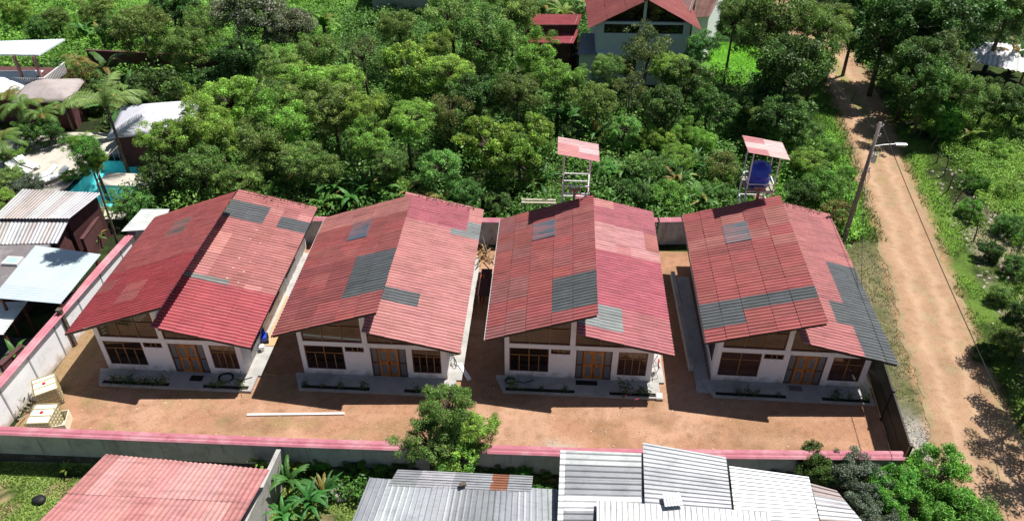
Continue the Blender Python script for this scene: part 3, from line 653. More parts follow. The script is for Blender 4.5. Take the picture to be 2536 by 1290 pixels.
KINDS = {
 'light':  dict(R=(1,1,.70), ncl=80, clr=.22, per=230, leaf=.085, asp=.32, cols=((.17,.30,.05),(.20,.34,.055),(.15,.26,.045)), flat=.66, hollow=.6, upb=.75),
 'olive':  dict(R=(1,1,.74), ncl=84, clr=.205, per=190, leaf=.085, asp=.32, cols=((.135,.235,.05),(.115,.21,.045),(.165,.25,.06)), flat=.7, hollow=.5, upb=.45, tipc=(.22,.17,.12), tipp=.04),
 'dark':   dict(R=(1,1,.85), ncl=70, clr=.22, per=170, leaf=.095, asp=.5, cols=((.065,.14,.03),(.085,.17,.035),(.055,.12,.028)), flat=.78, hollow=.5, upb=.35),
 'yellow': dict(R=(1,1,.85), ncl=76, clr=.2, per=160, leaf=.09, asp=.55, cols=((.16,.28,.04),(.20,.32,.05),(.12,.24,.04)), flat=.8, hollow=.6, upb=.45),
 'blue':   dict(R=(1,1,.85), ncl=80, clr=.2, per=190, leaf=.08, asp=.42, cols=((.10,.23,.055),(.13,.27,.06)), flat=.82, hollow=.65, upb=.5),
 'bright': dict(R=(1,1,.85), ncl=86, clr=.2, per=220, leaf=.066, asp=.6, cols=((.085,.22,.03),(.11,.26,.035)), flat=.82, hollow=.7, upb=.5),
 'grey':   dict(R=(1,1,.85), ncl=80, clr=.2, per=200, leaf=.066, asp=.6, cols=((.10,.14,.09),(.14,.18,.12),(.07,.11,.06)), flat=.82, hollow=.6, upb=.4, tipc=(.26,.29,.24), tipp=.14),
 'white':  dict(R=(1,1,.74), ncl=56, clr=.27, per=270, leaf=.07, asp=.6, cols=((.09,.13,.04),(.10,.15,.05)), flat=.68, hollow=.5, upb=.45, tipc=(.55,.52,.48), tipp=.22),
 'sparse': dict(R=(1,1,.85), ncl=32, clr=.22, per=140, leaf=.085, asp=.45, cols=((.12,.16,.045),(.09,.14,.04)), flat=.8, hollow=.4, upb=.3, skirt=.3),
 'magenta':dict(R=(1,1,.85), ncl=44, clr=.27, per=240, leaf=.08, asp=.7, cols=((.07,.16,.03),(.14,.22,.04)), flat=.82, hollow=.6, upb=.4, tipc=(.34,.015,.06), tipp=.2),
 'long':   dict(R=(1,1,.9), ncl=48, clr=.3, per=170, leaf=.16, asp=.22, cols=((.10,.24,.035),(.13,.28,.05)), flat=.9, hollow=.5, upb=.3, droop=1.2),
 'reddish':dict(R=(1,1,.85), ncl=42, clr=.27, per=190, leaf=.085, asp=.5, cols=((.13,.20,.04),(.10,.19,.04)), flat=.8, hollow=.5, upb=.4, tipc=(.28,.15,.07), tipp=.22),
}
PROTO = {}
def crown_mesh(kind, var):
    key = (kind, var)
    if key not in PROTO:
        V, c, cc = crown_data(hash_(kind)+var*17, **KINDS[kind])
        PROTO[key] = (np_mesh('crown', V, 4, M['leaf'], c, parent='mesh'), cc)
    return PROTO[key]
def hash_(s): return sum(ord(ch)*(i+3) for i, ch in enumerate(s))
TR = {}
def trunk_mesh(kind, var, hr):
    """unit trunk: crown radius 1, crown centre at height hr"""
    key = (kind, var, round(hr*2)/2)
    if key not in TR:
        hr = key[2]; rg = random.Random(hash_(kind)+var); mb = MB()
        cc = crown_mesh(kind, var)[1]
        top = (rg.uniform(-.08,.08), rg.uniform(-.08,.08), max(.25,hr-.45))
        mb.tube([(0,0,-.1),(top[0]*.4,top[1]*.5,top[2]*.5),top], [.085,.065,.05], 7)
        for i in range(0, len(cc), 3):
            e_ = cc[i]*.85+np.array([0,0,hr]); m_ = (e_*.45+np.array(top)*.55)+np.array([0,0,.1])
            mb.tube([top, tuple(m_), tuple(e_)], [.035,.022,.008], 5)
        o = mb.build('trunk', M['bark'], smooth=True); me = o.data; bpy.data.objects.remove(o); TR[key] = me
    return TR[key]
TREE_N = [0]
def tree(px, py, zc, r, kind, label, cat='tree', group=None, sq=1.0):
    """crown centre seen at photo pixel px,py, zc above the ground"""
    x, y, _ = at(px, py, zc); TREE_N[0] += 1; i = TREE_N[0]
    rg = random.Random(i*7+1)
    g0 = float(gz(x, y)); var = i % 3 if kind in ('light','olive','dark') else i % 2
    me, cc = crown_mesh(kind, var)
    nm = {'tree':'tree','shrub':'shrub'}[cat]
    T = empty(nm, (x, y, g0), rg.uniform(0, 6.28), label, cat, group)
    c_ = bpy.data.objects.new('crown', me); COL.objects.link(c_); c_.parent = T
    c_.location = (0,0,zc-g0); c_.scale = (r, r*rg.uniform(.9,1.1), r*sq*rg.uniform(.92,1.1))
    t_ = bpy.data.objects.new('trunk', trunk_mesh(kind, var, max(.5,(zc-g0)/r))); COL.objects.link(t_); t_.parent = T
    k = (zc-g0)/(round(max(.5,(zc-g0)/r)*2)/2)
    t_.scale = (r, r, k)
    return T

# ---- banana / broad-leaved plants and palms
def blade(rg, L=2.0, Wd=.5, lift=1.0, bend=1.2, az=0., ragged=.12, base=(0,0,0), c=(.09,.19,.03)):
    n = 9; V = []; C = []
    d = np.array([math.cos(az), math.sin(az), 0]); sd = np.array([-d[1], d[0], 0])
    p = np.array(base, float); ang = lift; pts = []
    for i in range(n+1):
        pts.append(p.copy()); p = p+(d*math.cos(ang)+np.array([0,0,math.sin(ang)]))*L/n; ang -= bend/n*(1+.6*i/n)
    for i in range(n):
        for q in (-1,1):
            w0 = Wd/2*math.sin(math.pi*min(1,(i/n)**.75+.02))**.6; w1 = Wd/2*math.sin(math.pi*min(1,((i+1)/n)**.75))**.6 if i < n-1 else .02
            w1 *= 1-ragged*rg.random()*2; w0 *= 1-ragged*rg.random()
            e0_ = pts[i]+sd*q*w0-np.array([0,0,w0*.25]); e1_ = pts[i+1]+sd*q*w1-np.array([0,0,w1*.25])
            V += [pts[i], e0_, e1_, pts[i+1]]; k = rg.uniform(.85,1.2); C += [tuple(v*k for v in c)]*4
    return V, C
BAN = {}
def banana_mesh(v, n=9, L=1.9, Wd=.5, c=(.07,.17,.03)):
    rg = random.Random(v+50); V = []; C = []
    for i in range(n):
        k = rg.uniform(.75,1.3); cc = (c[0]*k, c[1]*k, c[2]*k)
        if rg.random() < .12: cc = (.26,.2,.05)
        a, b = blade(rg, L*rg.uniform(.7,1.15), Wd*rg.uniform(.8,1.15), rg.uniform(.75,1.4), rg.uniform(.8,1.9), i*2.4+rg.uniform(-.4,.4), .25, (0,0,1.0+rg.uniform(-.2,.2)), cc)
        V += a; C += b
    return np_mesh('leaves', np.array(V), 4, M['leaf'], np.array(C), parent='mesh')
def palm_mesh(v, n=13, L=2.6, c=(.09,.16,.035), yellow=0, z=3.2, up=.9, bend=1.8, lf=.55):
    rg = random.Random(v+90); V = []; C = []
    for i in range(n):
        az = i*2.4+rg.uniform(-.3,.3); ang = rg.uniform(up-.5, up+.45); d = np.array([math.cos(az),math.sin(az),0]); sd = np.array([-d[1],d[0],0])
        p = np.array([0,0,z]); m = 26; l = L*rg.uniform(.8,1.1); bd = bend*rg.uniform(.7,1.2)
        cc = c if rg.random() > yellow else (.26,.19,.04)
        for k in range(m):
            q = p+(d*math.cos(ang)+np.array([0,0,math.sin(ang)]))*l/m; ang -= bd/m
            w = .025*(1-k/m)+.006
            V += [p-sd*w, p+sd*w, q+sd*w, q-sd*w]; C += [(.12,.14,.05)]*4
            ll = lf*math.sin(math.pi*(k+2)/(m+3))**.7
            for s_ in (-1,1):
                tip = p+sd*s_*ll*.8+(q-p)/np.linalg.norm(q-p)*ll*.55-np.array([0,0,ll*rg.uniform(.2,.5)])
                f = (q-p)*.9; kk = rg.uniform(.8,1.25)
                V += [p, p+f, tip+f*.12, tip]; C += [tuple(u_*kk for u_ in cc)]*4
            p = q
    return np_mesh('fronds', np.array(V), 4, M['leaf_fixed'], np.array(C), parent='mesh')
def plant(name, me, x, y, label, cat, sc=1., group=None, rz=0., stem=None, part='leaves'):
    T = empty(name, (x, y, float(gz(x,y))), rz, label, cat, group)
    o = bpy.data.objects.new(part, me); COL.objects.link(o); o.parent = T; o.scale = (sc,)*3
    if stem: s_ = MB().tube(stem[0], stem[1], 8).build(stem[2], M['bark'], T, smooth=True)
    return T
BM = [banana_mesh(i, 12, 1.7, .40, (.09,.22,.04)) for i in range(3)]; BMy = banana_mesh(7, 13, 1.7, .45, (.19,.31,.045)); BMd = banana_mesh(9, 12, 1.6, .32, (.07,.18,.04)); BMn = banana_mesh(11, 16, 1.35, .26, (.07,.19,.04))
def banana(px, py, sc, label, me=None, z=1.2):
    x, y, _ = at(px, py, z*sc); i = int(px+py)
    return plant('banana_plant', me or BM[i % 3], x, y, label, 'banana plant', sc, None, i*.7, ([(0,0,-.1),(0,0,1.05*sc)], [.13*sc,.09*sc], 'stem'))

# ------------------------------------------------------------------ neighbouring buildings with sheet roofs
def shed(name, label, A, B, Cc, D, waves, cols, mw='concrete', rm='zinc', base=0, wall=True, nt=6, sb=(0,1), amp=.02, inset=.25, posts=False, cat='shed', seed=3, overh=.1, prof='sin', patch=()):
    """lean-to roof from four corners (ribs run A->B) standing on walls or posts"""
    o = Vector((A[0], A[1], base)); T = empty(name, o, 0, label, cat)
    P = [Vector(p)-o for p in (A,B,Cc,D)]
    r = random.Random(seed)
    def cf(s, t):
        for b_, c_ in patch:
            if inb(s, t, b_): return jitc(c_, r, .05)
        return jitc(r.choice(cols), r, .06)
    tb = [i/nt for i in range(nt+1)]
    solid(sheets(*P, waves, list(sb), tb, cf, amp=amp, seed=seed, jit=.012, seg=6, prof=prof).build('roof', M[rm], T), .008)
    cen = sum(P, Vector())/4
    Q = [p.lerp(cen, inset/max(.5,(p-cen).length)*1.4) for p in P]
    if wall:
        mb = MB(); vs = [Vector((p.x,p.y,0)) for p in Q]+[Vector((p.x,p.y,p.z-.12)) for p in Q]
        mb.add(vs, [(0,1,5,4),(1,2,6,5),(2,3,7,6),(3,0,4,7),(4,5,6,7)]); mb.build('wall', M[mw], T)
    else:
        for p in Q: MB().bar((p.x,p.y,0), (p.x,p.y,p.z-.08), .12).build('post', M['darkwood'], T)
    mb = MB()
    for a, b in ((0,1),(1,2),(2,3),(3,0)): mb.bar(Q[a]-Vector((0,0,.07)), Q[b]-Vector((0,0,.07)), .07, .1)
    mb.build('beam', M['greyplank'], T)
    return T
BLUEW = [(.49,.57,.61)]; ZN = [(.25,.265,.28),(.29,.305,.32),(.22,.23,.24)]; ZL = [(.72,.73,.74),(.66,.67,.69)]; ZG = [(.40,.41,.43),(.46,.47,.49)]; RU = [(.26,.16,.12)]
# left side: roofs of the neighbours
a,b,c_,d = at(88,608,2.9), at(250,630,2.75), at(150,752,2.75), at(-20,737,2.9)
shed('carport', 'pale blue corrugated carport roof outside the white side wall', a, b, c_, d, 24, BLUEW, rm='zinc_clean', amp=.02, nt=4, wall=False, cat='carport')
a,b,c_,d = at(55,468,3.2), at(-40,560,2.75), at(205,545,2.75), at(252,476,3.2)
shed('shed', 'long weathered grey tin roof with brown stains below the swimming pool', at(55,468,3.2), at(-20,541,2.9), at(172,541,2.9), at(252,478,3.2), 24, [(.34,.33,.34),(.40,.40,.40),(.29,.27,.26)], amp=.02, nt=7, mw='maroonwall', patch=[((0,1,.2,.45),(.30,.26,.24))])
shed('shed', 'streaky rusty tin lean-to roof in front of the long stained tin roof', at(-20,546,2.7), at(-45,606,2.3), at(142,602,2.3), at(172,543,2.7), 20, [(.44,.45,.46),(.40,.40,.40),(.48,.49,.50),(.34,.31,.30)], amp=.02, nt=8, mw='maroonwall')
shed('lean_to', 'small white corrugated roof at the back end of the white side wall', at(350,518,2.6), at(420,518,2.55), at(400,566,2.5), at(300,573,2.55), 12, [(.62,.64,.62)], amp=.02, nt=3, mw='greywall', cat='lean-to')
shed('awning', 'small white ribbed awning over the dark courtyard at the left edge', at(-30,750,1.9), at(70,745,1.9), at(8,828,1.6), at(-60,828,1.6), 14, [(.74,.74,.72)], amp=.02, nt=3, wall=False, cat='awning')
# flat slab with a roof light
x, y, _ = at(-20,690,2.2)
T = empty('flat_roofed_building', (-33.5, 31.2, 0), 0, 'stained grey flat slab roof with a square skylight at the left edge', 'building')
MB().box(0,0,0,3.9,5.0,2.1).build('wall', M['maroonwall'], T); MB().box(-.3,-.1,2.1,4.05,5.1,2.25).build('roof', M['dark_concrete'], T)
p = at(32,648,2.3); sk = MB().box(p[0]+33.5-.45,p[1]-31.2-.35,2.25,p[0]+33.5+.45,p[1]-31.2+.35,2.42).build('skylight', M['whitemetal'], T)
MB().box(p[0]+33.5-.33,p[1]-31.2-.24,2.42,p[0]+33.5+.33,p[1]-31.2+.24,2.43).build('pane', mat('milky_glass', (.35,.5,.48), .2), sk)
# courtyard floor + low maroon walls
MB().box(-31.5, 22.6, .005, -26.1, 30.0, .03).build('courtyard', M['near_black'])['kind'] = 'structure'
def lowwall(p, q, z, m, label, th=.18, cat='wall', name='garden_wall'):
    o = Vector((p[0], p[1], 0)); T = empty(name, o, 0, label, cat)
    MB().bar((0,0,z/2), (q[0]-p[0], q[1]-p[1], z/2), th, z).build('masonry', M[m], T)
    mb = MB(); mb.bar((0,0,z+.03), (q[0]-p[0], q[1]-p[1], z+.03), th+.06, .06); mb.build('coping', M[m], T)
    return T
lowwall(at(0,905,1.2), at(55,855,1.2), 1.2, 'maroonwall', 'short maroon wall beside a green bush in the dark courtyard')
lowwall(at(205,600,1.5), at(245,545,1.5), 1.7, 'maroonwall', 'maroon wall between the rusty tin roof and the lamp-thin palm trunk')
lowwall(at(215,128,1.8), at(700,150,1.8), 1.9, 'maroonwall', 'long dark maroon wall behind the tropical garden', name='garden_wall')
x, y, _ = at(150,775,2.3)
t = empty('chimney_pipe', (x,y,0), 0, 'short brown square post poking up by the corner of the pale blue carport', 'post'); MB().box(-.1,-.1,0,.1,.1,2.5).box(-.13,-.13,2.5,.13,.13,2.58).build('shaft', M['bark'], t)

# pool and patio
x0,y0,x1,y1 = POOL
mb = MB()
for b in ((-46,40.6,x0,53.5),(x1,y0,x1+.8,y1),(x0,y1,x1+.8,y1+4),(x0,41.6,x1+.8,y0)): mb.box(b[0],b[1],-.3,b[2],b[3],.06)
mb.build('patio', M['patio'])['kind'] = 'structure'
PT = empty('swimming_pool', (x0,y0,0), 0, 'turquoise swimming pool beside the sun terrace', 'swimming pool')
w_, l_ = x1-x0, y1-y0; mb = MB()
mb.add([(0,0,.07),(w_,0,.07),(w_,l_,.07),(0,l_,.07),(0,0,-1.2),(w_,0,-1.2),(w_,l_,-1.2),(0,l_,-1.2)], [(4,5,6,7),(0,1,5,4),(1,2,6,5),(2,3,7,6),(3,0,4,7)]); mb.build('basin', M['poolwall'], PT)
mb = MB(); mb.box(-.35,-.3,.061,0,l_+.3,.13); mb.box(w_,-.3,.061,w_+.3,l_+.3,.13); mb.box(0,-.3,.061,w_,0,.13); mb.box(0,l_,.061,w_,l_+.3,.13); mb.build('coping', M['dark_concrete'], PT)
np_mesh('water', np.array([(0.0,0,-.06),(w_,0,-.06),(w_,l_,-.06),(0,l_,-.06)]), 4, M['water'], parent=PT)
mb = MB(); mb.box(1.9,2.7,-.8,w_-.01,4.4,.12); mb.build('step_platform', M['patio'], PT)
mb = MB()
for dx in (0,.45): mb.tube([(1.3+dx,l_+.15,.1),(1.3+dx,l_+.15,.75),(1.3+dx,l_-.1,.85),(1.3+dx,l_-.2,-.5)], .025, 6)
mb.build('ladder', M['whitemetal'], PT)
# loungers
def lounger_parts(T):
    mb = MB(); mb.box(-.32,-.95,.26,.32,.35,.33); mb.build('seat', M['plastic_white'], T, bevel=.02)
    mb = MB(); mb.add([(-.32,.36,.27),(.32,.36,.27),(.32,1.0,.62),(-.32,1.0,.62),(-.32,.36,.33),(.32,.36,.33),(.32,.97,.68),(-.32,.97,.68)], [(0,3,2,1),(4,5,6,7),(0,1,5,4),(1,2,6,5),(2,3,7,6),(3,0,4,7)]); mb.build('backrest', M['plastic_white'], T)
    for x in (-.27,.27):
        for y in (-.85,.3): MB().box(x-.03,y-.03,0,x+.03,y+.03,.26).build('leg', M['plastic_white'], T)
L0 = empty('sun_lounger', (0,0,0), 0, 'x', 'sun lounger', 'white sun loungers on the terrace by the pool'); lounger_parts(L0)
for i, (px, py, a, lb) in enumerate([(68,404,1.15,'white plastic sun lounger farthest back on the terrace, head against the clipped hedge'),(48,418,1.15,'white sun lounger nearest the clipped hedge, partly hidden behind it'),(107,432,-.65,'white sun lounger in the middle of the terrace edge, left of its parallel twin'),(134,436,-.65,'white sun lounger closest to the pool')]):
    T = L0 if i == 0 else copy_tree(L0); x, y, _ = at(px, py, .4); T.location = (x,y,.06); T.rotation_euler.z = a; T.scale = (1.05,)*3; T['label'] = lb

# open pavilion top left, its railing, and the hut roofs
T = empty('pavilion', (-48, 57.5, 0), 0, 'open pavilion with flat white roof and white railing at the back of the garden', 'pavilion')
rf = MB(); A_,B_,C2,D_ = [Vector(p)-Vector((-48,57.5,0)) for p in (at(-60,104,5.2), at(160,97,5.2), at(95,136,5.0), at(-60,134,5.0))]
solid(sheets(A_, D_, C2, B_, 30, [0,1], [i/6 for i in range(7)], lambda s,t: (.62,.70,.74), amp=.01, seg=4).build('roof', M['zinc_clean'], T), .12)
MB().box(-1,-.8,0,6.6,3.2,2.3).build('wall', M['maroonwall'], T)
for x in (.5,2.6,4.8,6.4): MB().box(x-.1,-.7,2.3,x+.1,-.5,4.9).build('column', M['redsteel'], T)
mb = MB()
for i in range(44): mb.box(-.8+i*.17,-.85,2.3,-.72+i*.17,-.8,3.1)
mb.box(-.8,-.86,3.1,6.7,-.78,3.17); mb.box(-.8,-.86,2.35,6.7,-.78,2.41)
for i in range(16): mb.box(6.7,-.8+i*.2,2.3,6.75,-.72+i*.2,3.1)
mb.box(6.68,-.8,3.1,6.76,2.4,3.17); mb.build('railing', M['whitemetal'], T)
# thatch-like curved hut roof
def hiproof(name, label, px, py, w, d, h, z, m, a=0, cat='hut'):
    x, y, _ = at(px, py, z); T = empty(name, (x,y,0), a, label, cat)
    V = []; n = 12
    X = np.linspace(-1,1,n); 
    for j in X:
        for i in X: 
            s_ = max(abs(i), abs(j)); V.append((i*w/2, j*d/2, z+h*(1-s_)**.95))
    F_ = [(j*n+i, j*n+i+1, (j+1)*n+i+1, (j+1)*n+i) for j in range(n-1) for i in range(n-1)]
    o = MB().add(V, F_).build('roof', M[m], T, smooth=True); solid(o, .1)
    MB().box(-w/2+.4,-d/2+.4,0,w/2-.4,d/2-.4,z).build('wall', M['maroonwall'], T)
    return T
M['hutroof'] = mat('beige_shingle_roof', (.36,.31,.30), .9, [(1.5, (.28,.23,.22), .45, .7), (14, (.45,.40,.38), .5, .7)], (20, .5))
hiproof('hut', 'hut with a worn beige-grey hipped roof below the white-railed pavilion', 120, 226, 4.6, 4.2, 1.0, 2.6, 'hutroof', .2)
hiproof('hut', 'hut with a smooth pale blue roof beside the beige-grey one', 5, 205, 4.6, 4.8, .9, 2.6, 'zinc_p' if 'zinc_p' in M else 'palebluewall', .1)
M['lavender'] = mat('pale_lavender_roof', (.55,.54,.60), .6, [(2, (.45,.45,.5), .5, .75)])
hr = hiproof('garden_house', 'white pyramid-roofed garden house half hidden behind the tall palm', 385, 293, 5.8, 5.2, 1.2, 2.7, 'lavender', .25, 'garden house')

# back: pale blue house with red gable, red sheds, grey hut, tent
bx, by = 3.3, 65.3
T = empty('house', (bx, by, 0), .02, 'two-storey pale blue house with a red gable roof beyond the trees', 'house')
Wb, Db, ze, zr = 7.9, 9.0, 5.5, 7.7
mb = MB(); 
wallgrid(mb, [0,.6,2.2,3.6,4.2,5.6,7.3,Wb], [0,.9,2.3,3.1,4.65,5.44,ze], [(.6,4.65,3.6,5.44),(4.2,4.65,7.3,5.44),(2.2,.9,3.6,2.3),(5.6,.9,7.3,2.3)], 0, .25)
mb.box(0,.25,0,.2,Db,ze); mb.box(Wb-.2,.25,0,Wb,Db,ze); mb.box(.2,Db-.2,0,Wb-.2,Db,ze)
mb.box(.1,-.5,2.9,Wb-.1,-.0,3.05)
mb.build('wall', M['palebluewall'], T)
mb = MB(); mb.box(.3,.3,ze,Wb-.3,.4,ze+.1); mb.add([(.3,.3,ze),(Wb-.3,.3,ze),(Wb/2,.3,zr-.25)], [(0,1,2)]); mb.build('gable_glass', M['glass'], T)
MB().box(Wb/2-.12,.1,ze-.05,Wb/2+.12,.25,zr-.25).build('gable_post', M['palebluewall'], T)
MB().box(0,.02,ze-.02,Wb,.24,ze+.14).build('lintel', M['palebluewall'], T)
mb = MB()
for x in (.25,Wb-.25): mb.box(x-.12,-.45,0,x+.12,-.2,2.9)
mb.build('porch_column', M['palebluewall'], T)
for a_, b_, c1_, d_, cols_ in ((.6,4.65,3.6,5.44,(.25,.5,.75)),(4.2,4.65,7.3,5.44,(.25,.5,.75)),(2.2,.9,3.6,2.3,(.5,)),(5.6,.9,7.3,2.3,(.5,))):
    window(T, a_, b_, c1_, d_, .08, [(k_,0,1) for k_ in cols_], [.6], 'blackmetal', 'blackmetal')
for sgn, nm in ((-1,'l'),(1,'r')):
    A_ = (Wb/2+sgn*4.75, -.75, ze-.2); B_ = (Wb/2, -.85, zr+.1); 
    rr = random.Random(4)
    solid(sheets(A_, B_, (Wb/2,Db+.4,zr+.1), (Wb/2+sgn*4.75,Db+.4,ze-.2), 46, [0,.34,.67,1], [i/8 for i in range(9)], lambda s,t: jitc((.25,.07,.066), rr, .06), amp=.03, seg=5).build('roof', M['fibre'], T), .02)
MB().bar((Wb/2,-.95,zr+.2), (Wb/2,Db+.4,zr+.2), .35, .12).build('ridge_cap', M['tile'], T)
shed('shed', 'upper red sheet roof of the stepped pair beside the pale blue house', at(1312,62,4.3), at(1320,36,4.9), at(1442,36,4.9), at(1432,62,4.3), 30, [(.27,.05,.06)], rm='fibre', nt=5, mw='maroonwall', amp=.025)
shed('shed', 'lower red sheet roof of the stepped pair beside the pale blue house', at(1298,105,3.0), at(1302,74,3.7), at(1436,74,3.7), at(1420,108,3.0), 30, [(.30,.055,.07)], rm='fibre', nt=5, mw='maroonwall', amp=.025)
shed('lean_to', 'grey-blue lean-to roof against the left wall of the pale blue house', at(1440,82,3.4), at(1430,136,2.9), at(1484,136,2.9), at(1490,84,3.4), 14, [(.22,.25,.30)], nt=3, mw='palebluewall', cat='lean-to', amp=.015)
shed('shed', 'brown-red ribbed roof behind the right side of the pale blue house', at(1715,45,4.6), at(1735,-40,5.6), at(1800,-40,5.6), at(1757,42,4.6), 22, [(.20,.10,.085),(.25,.14,.12)], nt=5, mw='white', amp=.03)
shed('shed', 'dark brown ribbed roof strip at the top edge above the red gable', at(1625,-4,5.6), at(1620,-40,6.4), at(1735,-40,6.4), at(1712,30,5.6), 22, [(.18,.09,.08)], nt=4, mw='maroonwall', amp=.03)
shed('tent', 'crumpled white sheet roof among the dark trees at the right edge', at(2415,103,2.6), at(2395,150,2.2), at(2545,182,2.2), at(2545,112,2.7), 12, [(.80,.80,.80),(.70,.70,.70),(.58,.58,.58)], nt=9, wall=False, rm='zinc_clean', amp=.05, cat='shelter')
T = empty('grey_house', (-19.5, 80.3, 0), .05, 'small grey plastered house with a pale green roof at the top edge', 'house')
mb = MB(); wallgrid(mb, [0,3.3,5.2,6.0], [0,2.2,3.2,3.9], [(3.3,2.2,5.2,3.2)], 0, .2); mb.box(0,.2,0,.2,6,3.9); mb.box(5.8,.2,0,6,6,3.9); mb.build('wall', M['concrete'], T)
window(T, 3.3, 2.2, 5.2, 3.2, .05, [(.5,0,1)], [], 'whitemetal', 'whitemetal')
solid(sheets((-.6,-.6,3.95), (-.6,6.4,4.8), (7.0,6.4,4.8), (7.0,-.6,3.95), 30, [0,1], [0,.25,.5,.75,1], lambda s,t: (.45,.62,.58), seg=4).build('roof', M['zinc_clean'], T), .05)

# ------------------------------------------------------------------ near edge: tin roofs, red shed, block wall
zb = -.6
def pz(px, py, z): return at(px, py, z)
R_ = random.Random(5)
o = Vector((-19,19,zb)); T = empty('shed', o, 0, 'faded red corrugated shed roof in the near left corner', 'shed')
P = [Vector(p)-o for p in (pz(40,1350,2.1), pz(262,1124,2.25), pz(668,1162,2.25), pz(562,1350,2.1))]
solid(sheets(*P, 33, [0,.2,.55,1], [i/10 for i in range(11)], lambda s,t: jitc(R_.choice([(.44,.20,.19),(.48,.25,.235),(.40,.165,.155)]), R_, .06), amp=.03, seed=9, jit=.01, tone=.35, crest_light=.03).build('roof', M['fibre'], T), .012)
mb = MB(); Q = [p*1.0 for p in P]; cen = sum(P, Vector())/4; Q = [p.lerp(cen,.12) for p in P]
mb.add([Vector((p.x,p.y,0)) for p in Q]+[Vector((p.x,p.y,p.z-.15)) for p in Q], [(0,1,5,4),(1,2,6,5),(2,3,7,6),(3,0,4,7),(4,5,6,7)]); mb.build('wall', M['block'], T)
# block wall
a0 = Vector(pz(702,1090,1.3)); a1 = Vector(pz(565,1380,1.3)); T = empty('block_wall', (a0.x,a0.y,zb), 0, 'rough concrete block wall running from the pink-capped wall past the near red roof', 'wall')
d = a1-a0; MB().bar((0,0,.95), (d.x,d.y,.95), .16, 1.9).build('masonry', M['block'], T); MB().bar((0,0,1.93), (d.x,d.y,1.93), .2, .06).build('coping', M['concrete'], T)
# tin roofs, one thing each
shed('tin_roof_building', 'low grey zinc roof with ribs running towards the viewer, left of the white tin roofs', pz(915,1182,2.3), pz(850,1345,2.1), pz(1402,1345,2.1), pz(1392,1212,2.3), 34, ZN, base=zb, nt=9, amp=.025, prof='rib', mw='block', seed=4, cat='shed', patch=[((0,1,.42,.70),(.20,.21,.225)),((0,1,.12,.36),(.34,.36,.38))])
shed('tin_roof_building', 'narrow strip of tin roof with a rusty orange patch behind the low grey zinc roof', pz(985,1162,2.5), pz(1320,1178,2.5), pz(1316,1220,2.25), pz(960,1205,2.25), 7, [(.30,.31,.32)], base=zb, nt=2, sb=(0,.2,.45,.72,.84,1), amp=.02, prof='rib', mw='block', seed=5, cat='shed', patch=[((.72,.85,0,1),(.28,.10,.05)),((.2,.45,0,1),(.42,.41,.42))])
shed('tin_roof_building', 'stained grey and white tin roof with dark smudges, left half of the taller pair', pz(1388,1114,3.2), pz(1600,1122,3.2), pz(1606,1345,2.5), pz(1378,1345,2.5), 15, [(.23,.24,.25),(.33,.34,.35),(.18,.19,.20)], base=zb, nt=6, sb=(0,.08,1), amp=.022, prof='rib', mw='block', seed=6, cat='shed', patch=[((0,.08,0,1),(.5,.5,.51)),((.08,1,.5,.7),(.48,.49,.50))])
shed('tin_roof_building', 'taller grey ribbed tin roof with dark specks that peaks beside the pink coping', pz(1592,1095,3.4), pz(1798,1132,3.3), pz(1822,1345,2.7), pz(1600,1345,2.8), 22, [(.27,.28,.295),(.30,.31,.325)], base=zb, nt=4, amp=.02, prof='rib', mw='block', seed=7, cat='shed')
shed('tin_roof_building', 'brilliant white ribbed tin roof right of the speckled grey one', pz(1806,1153,2.9), pz(2003,1180,2.85), pz(2042,1345,2.4), pz(1828,1345,2.45), 18, [(.56,.57,.58)], base=zb, nt=3, amp=.025, prof='rib', mw='block', seed=8, cat='shed')
shed('tin_roof_building', 'patchy grey tin roof partly under the grey-green bush', pz(2008,1196,2.6), pz(2072,1214,2.6), pz(2180,1345,2.3), pz(2046,1345,2.3), 12, [(.27,.27,.28),(.34,.34,.355),(.22,.17,.16)], base=zb, nt=5, amp=.02, prof='rib', mw='block', seed=10, cat='shed')
shed('tin_roof_building', 'low white ribbed roof at the near edge in front of the taller tin roofs', pz(1478,1238,3.05), pz(1478,1345,2.95), pz(1915,1345,2.95), pz(1905,1268,3.05), 30, [(.60,.60,.60),(.54,.54,.54)], base=zb, nt=6, amp=.025, prof='rib', mw='block', seed=12, cat='shed')
t = empty('loose_sheet', pz(1640,1222,3.3), .1, 'small loose tin sheet lying on the speckled grey roof', 'metal sheet'); solid(sheets((0,0,.02),(0,-.55,-.06),(.75,-.5,-.06),(.7,.05,.0),6,[0,1],[0,1],lambda s,t:(.66,.66,.68),amp=.012).build('sheet', M['zinc'], t), .005)
t = empty('brick', pz(1146,1200,2.42), .4, 'dark loose brick lying on the low grey zinc roof', 'brick'); MB().box(-.14,-.09,0,.14,.09,.09).build('block', M['bark'], t, bevel=.01)

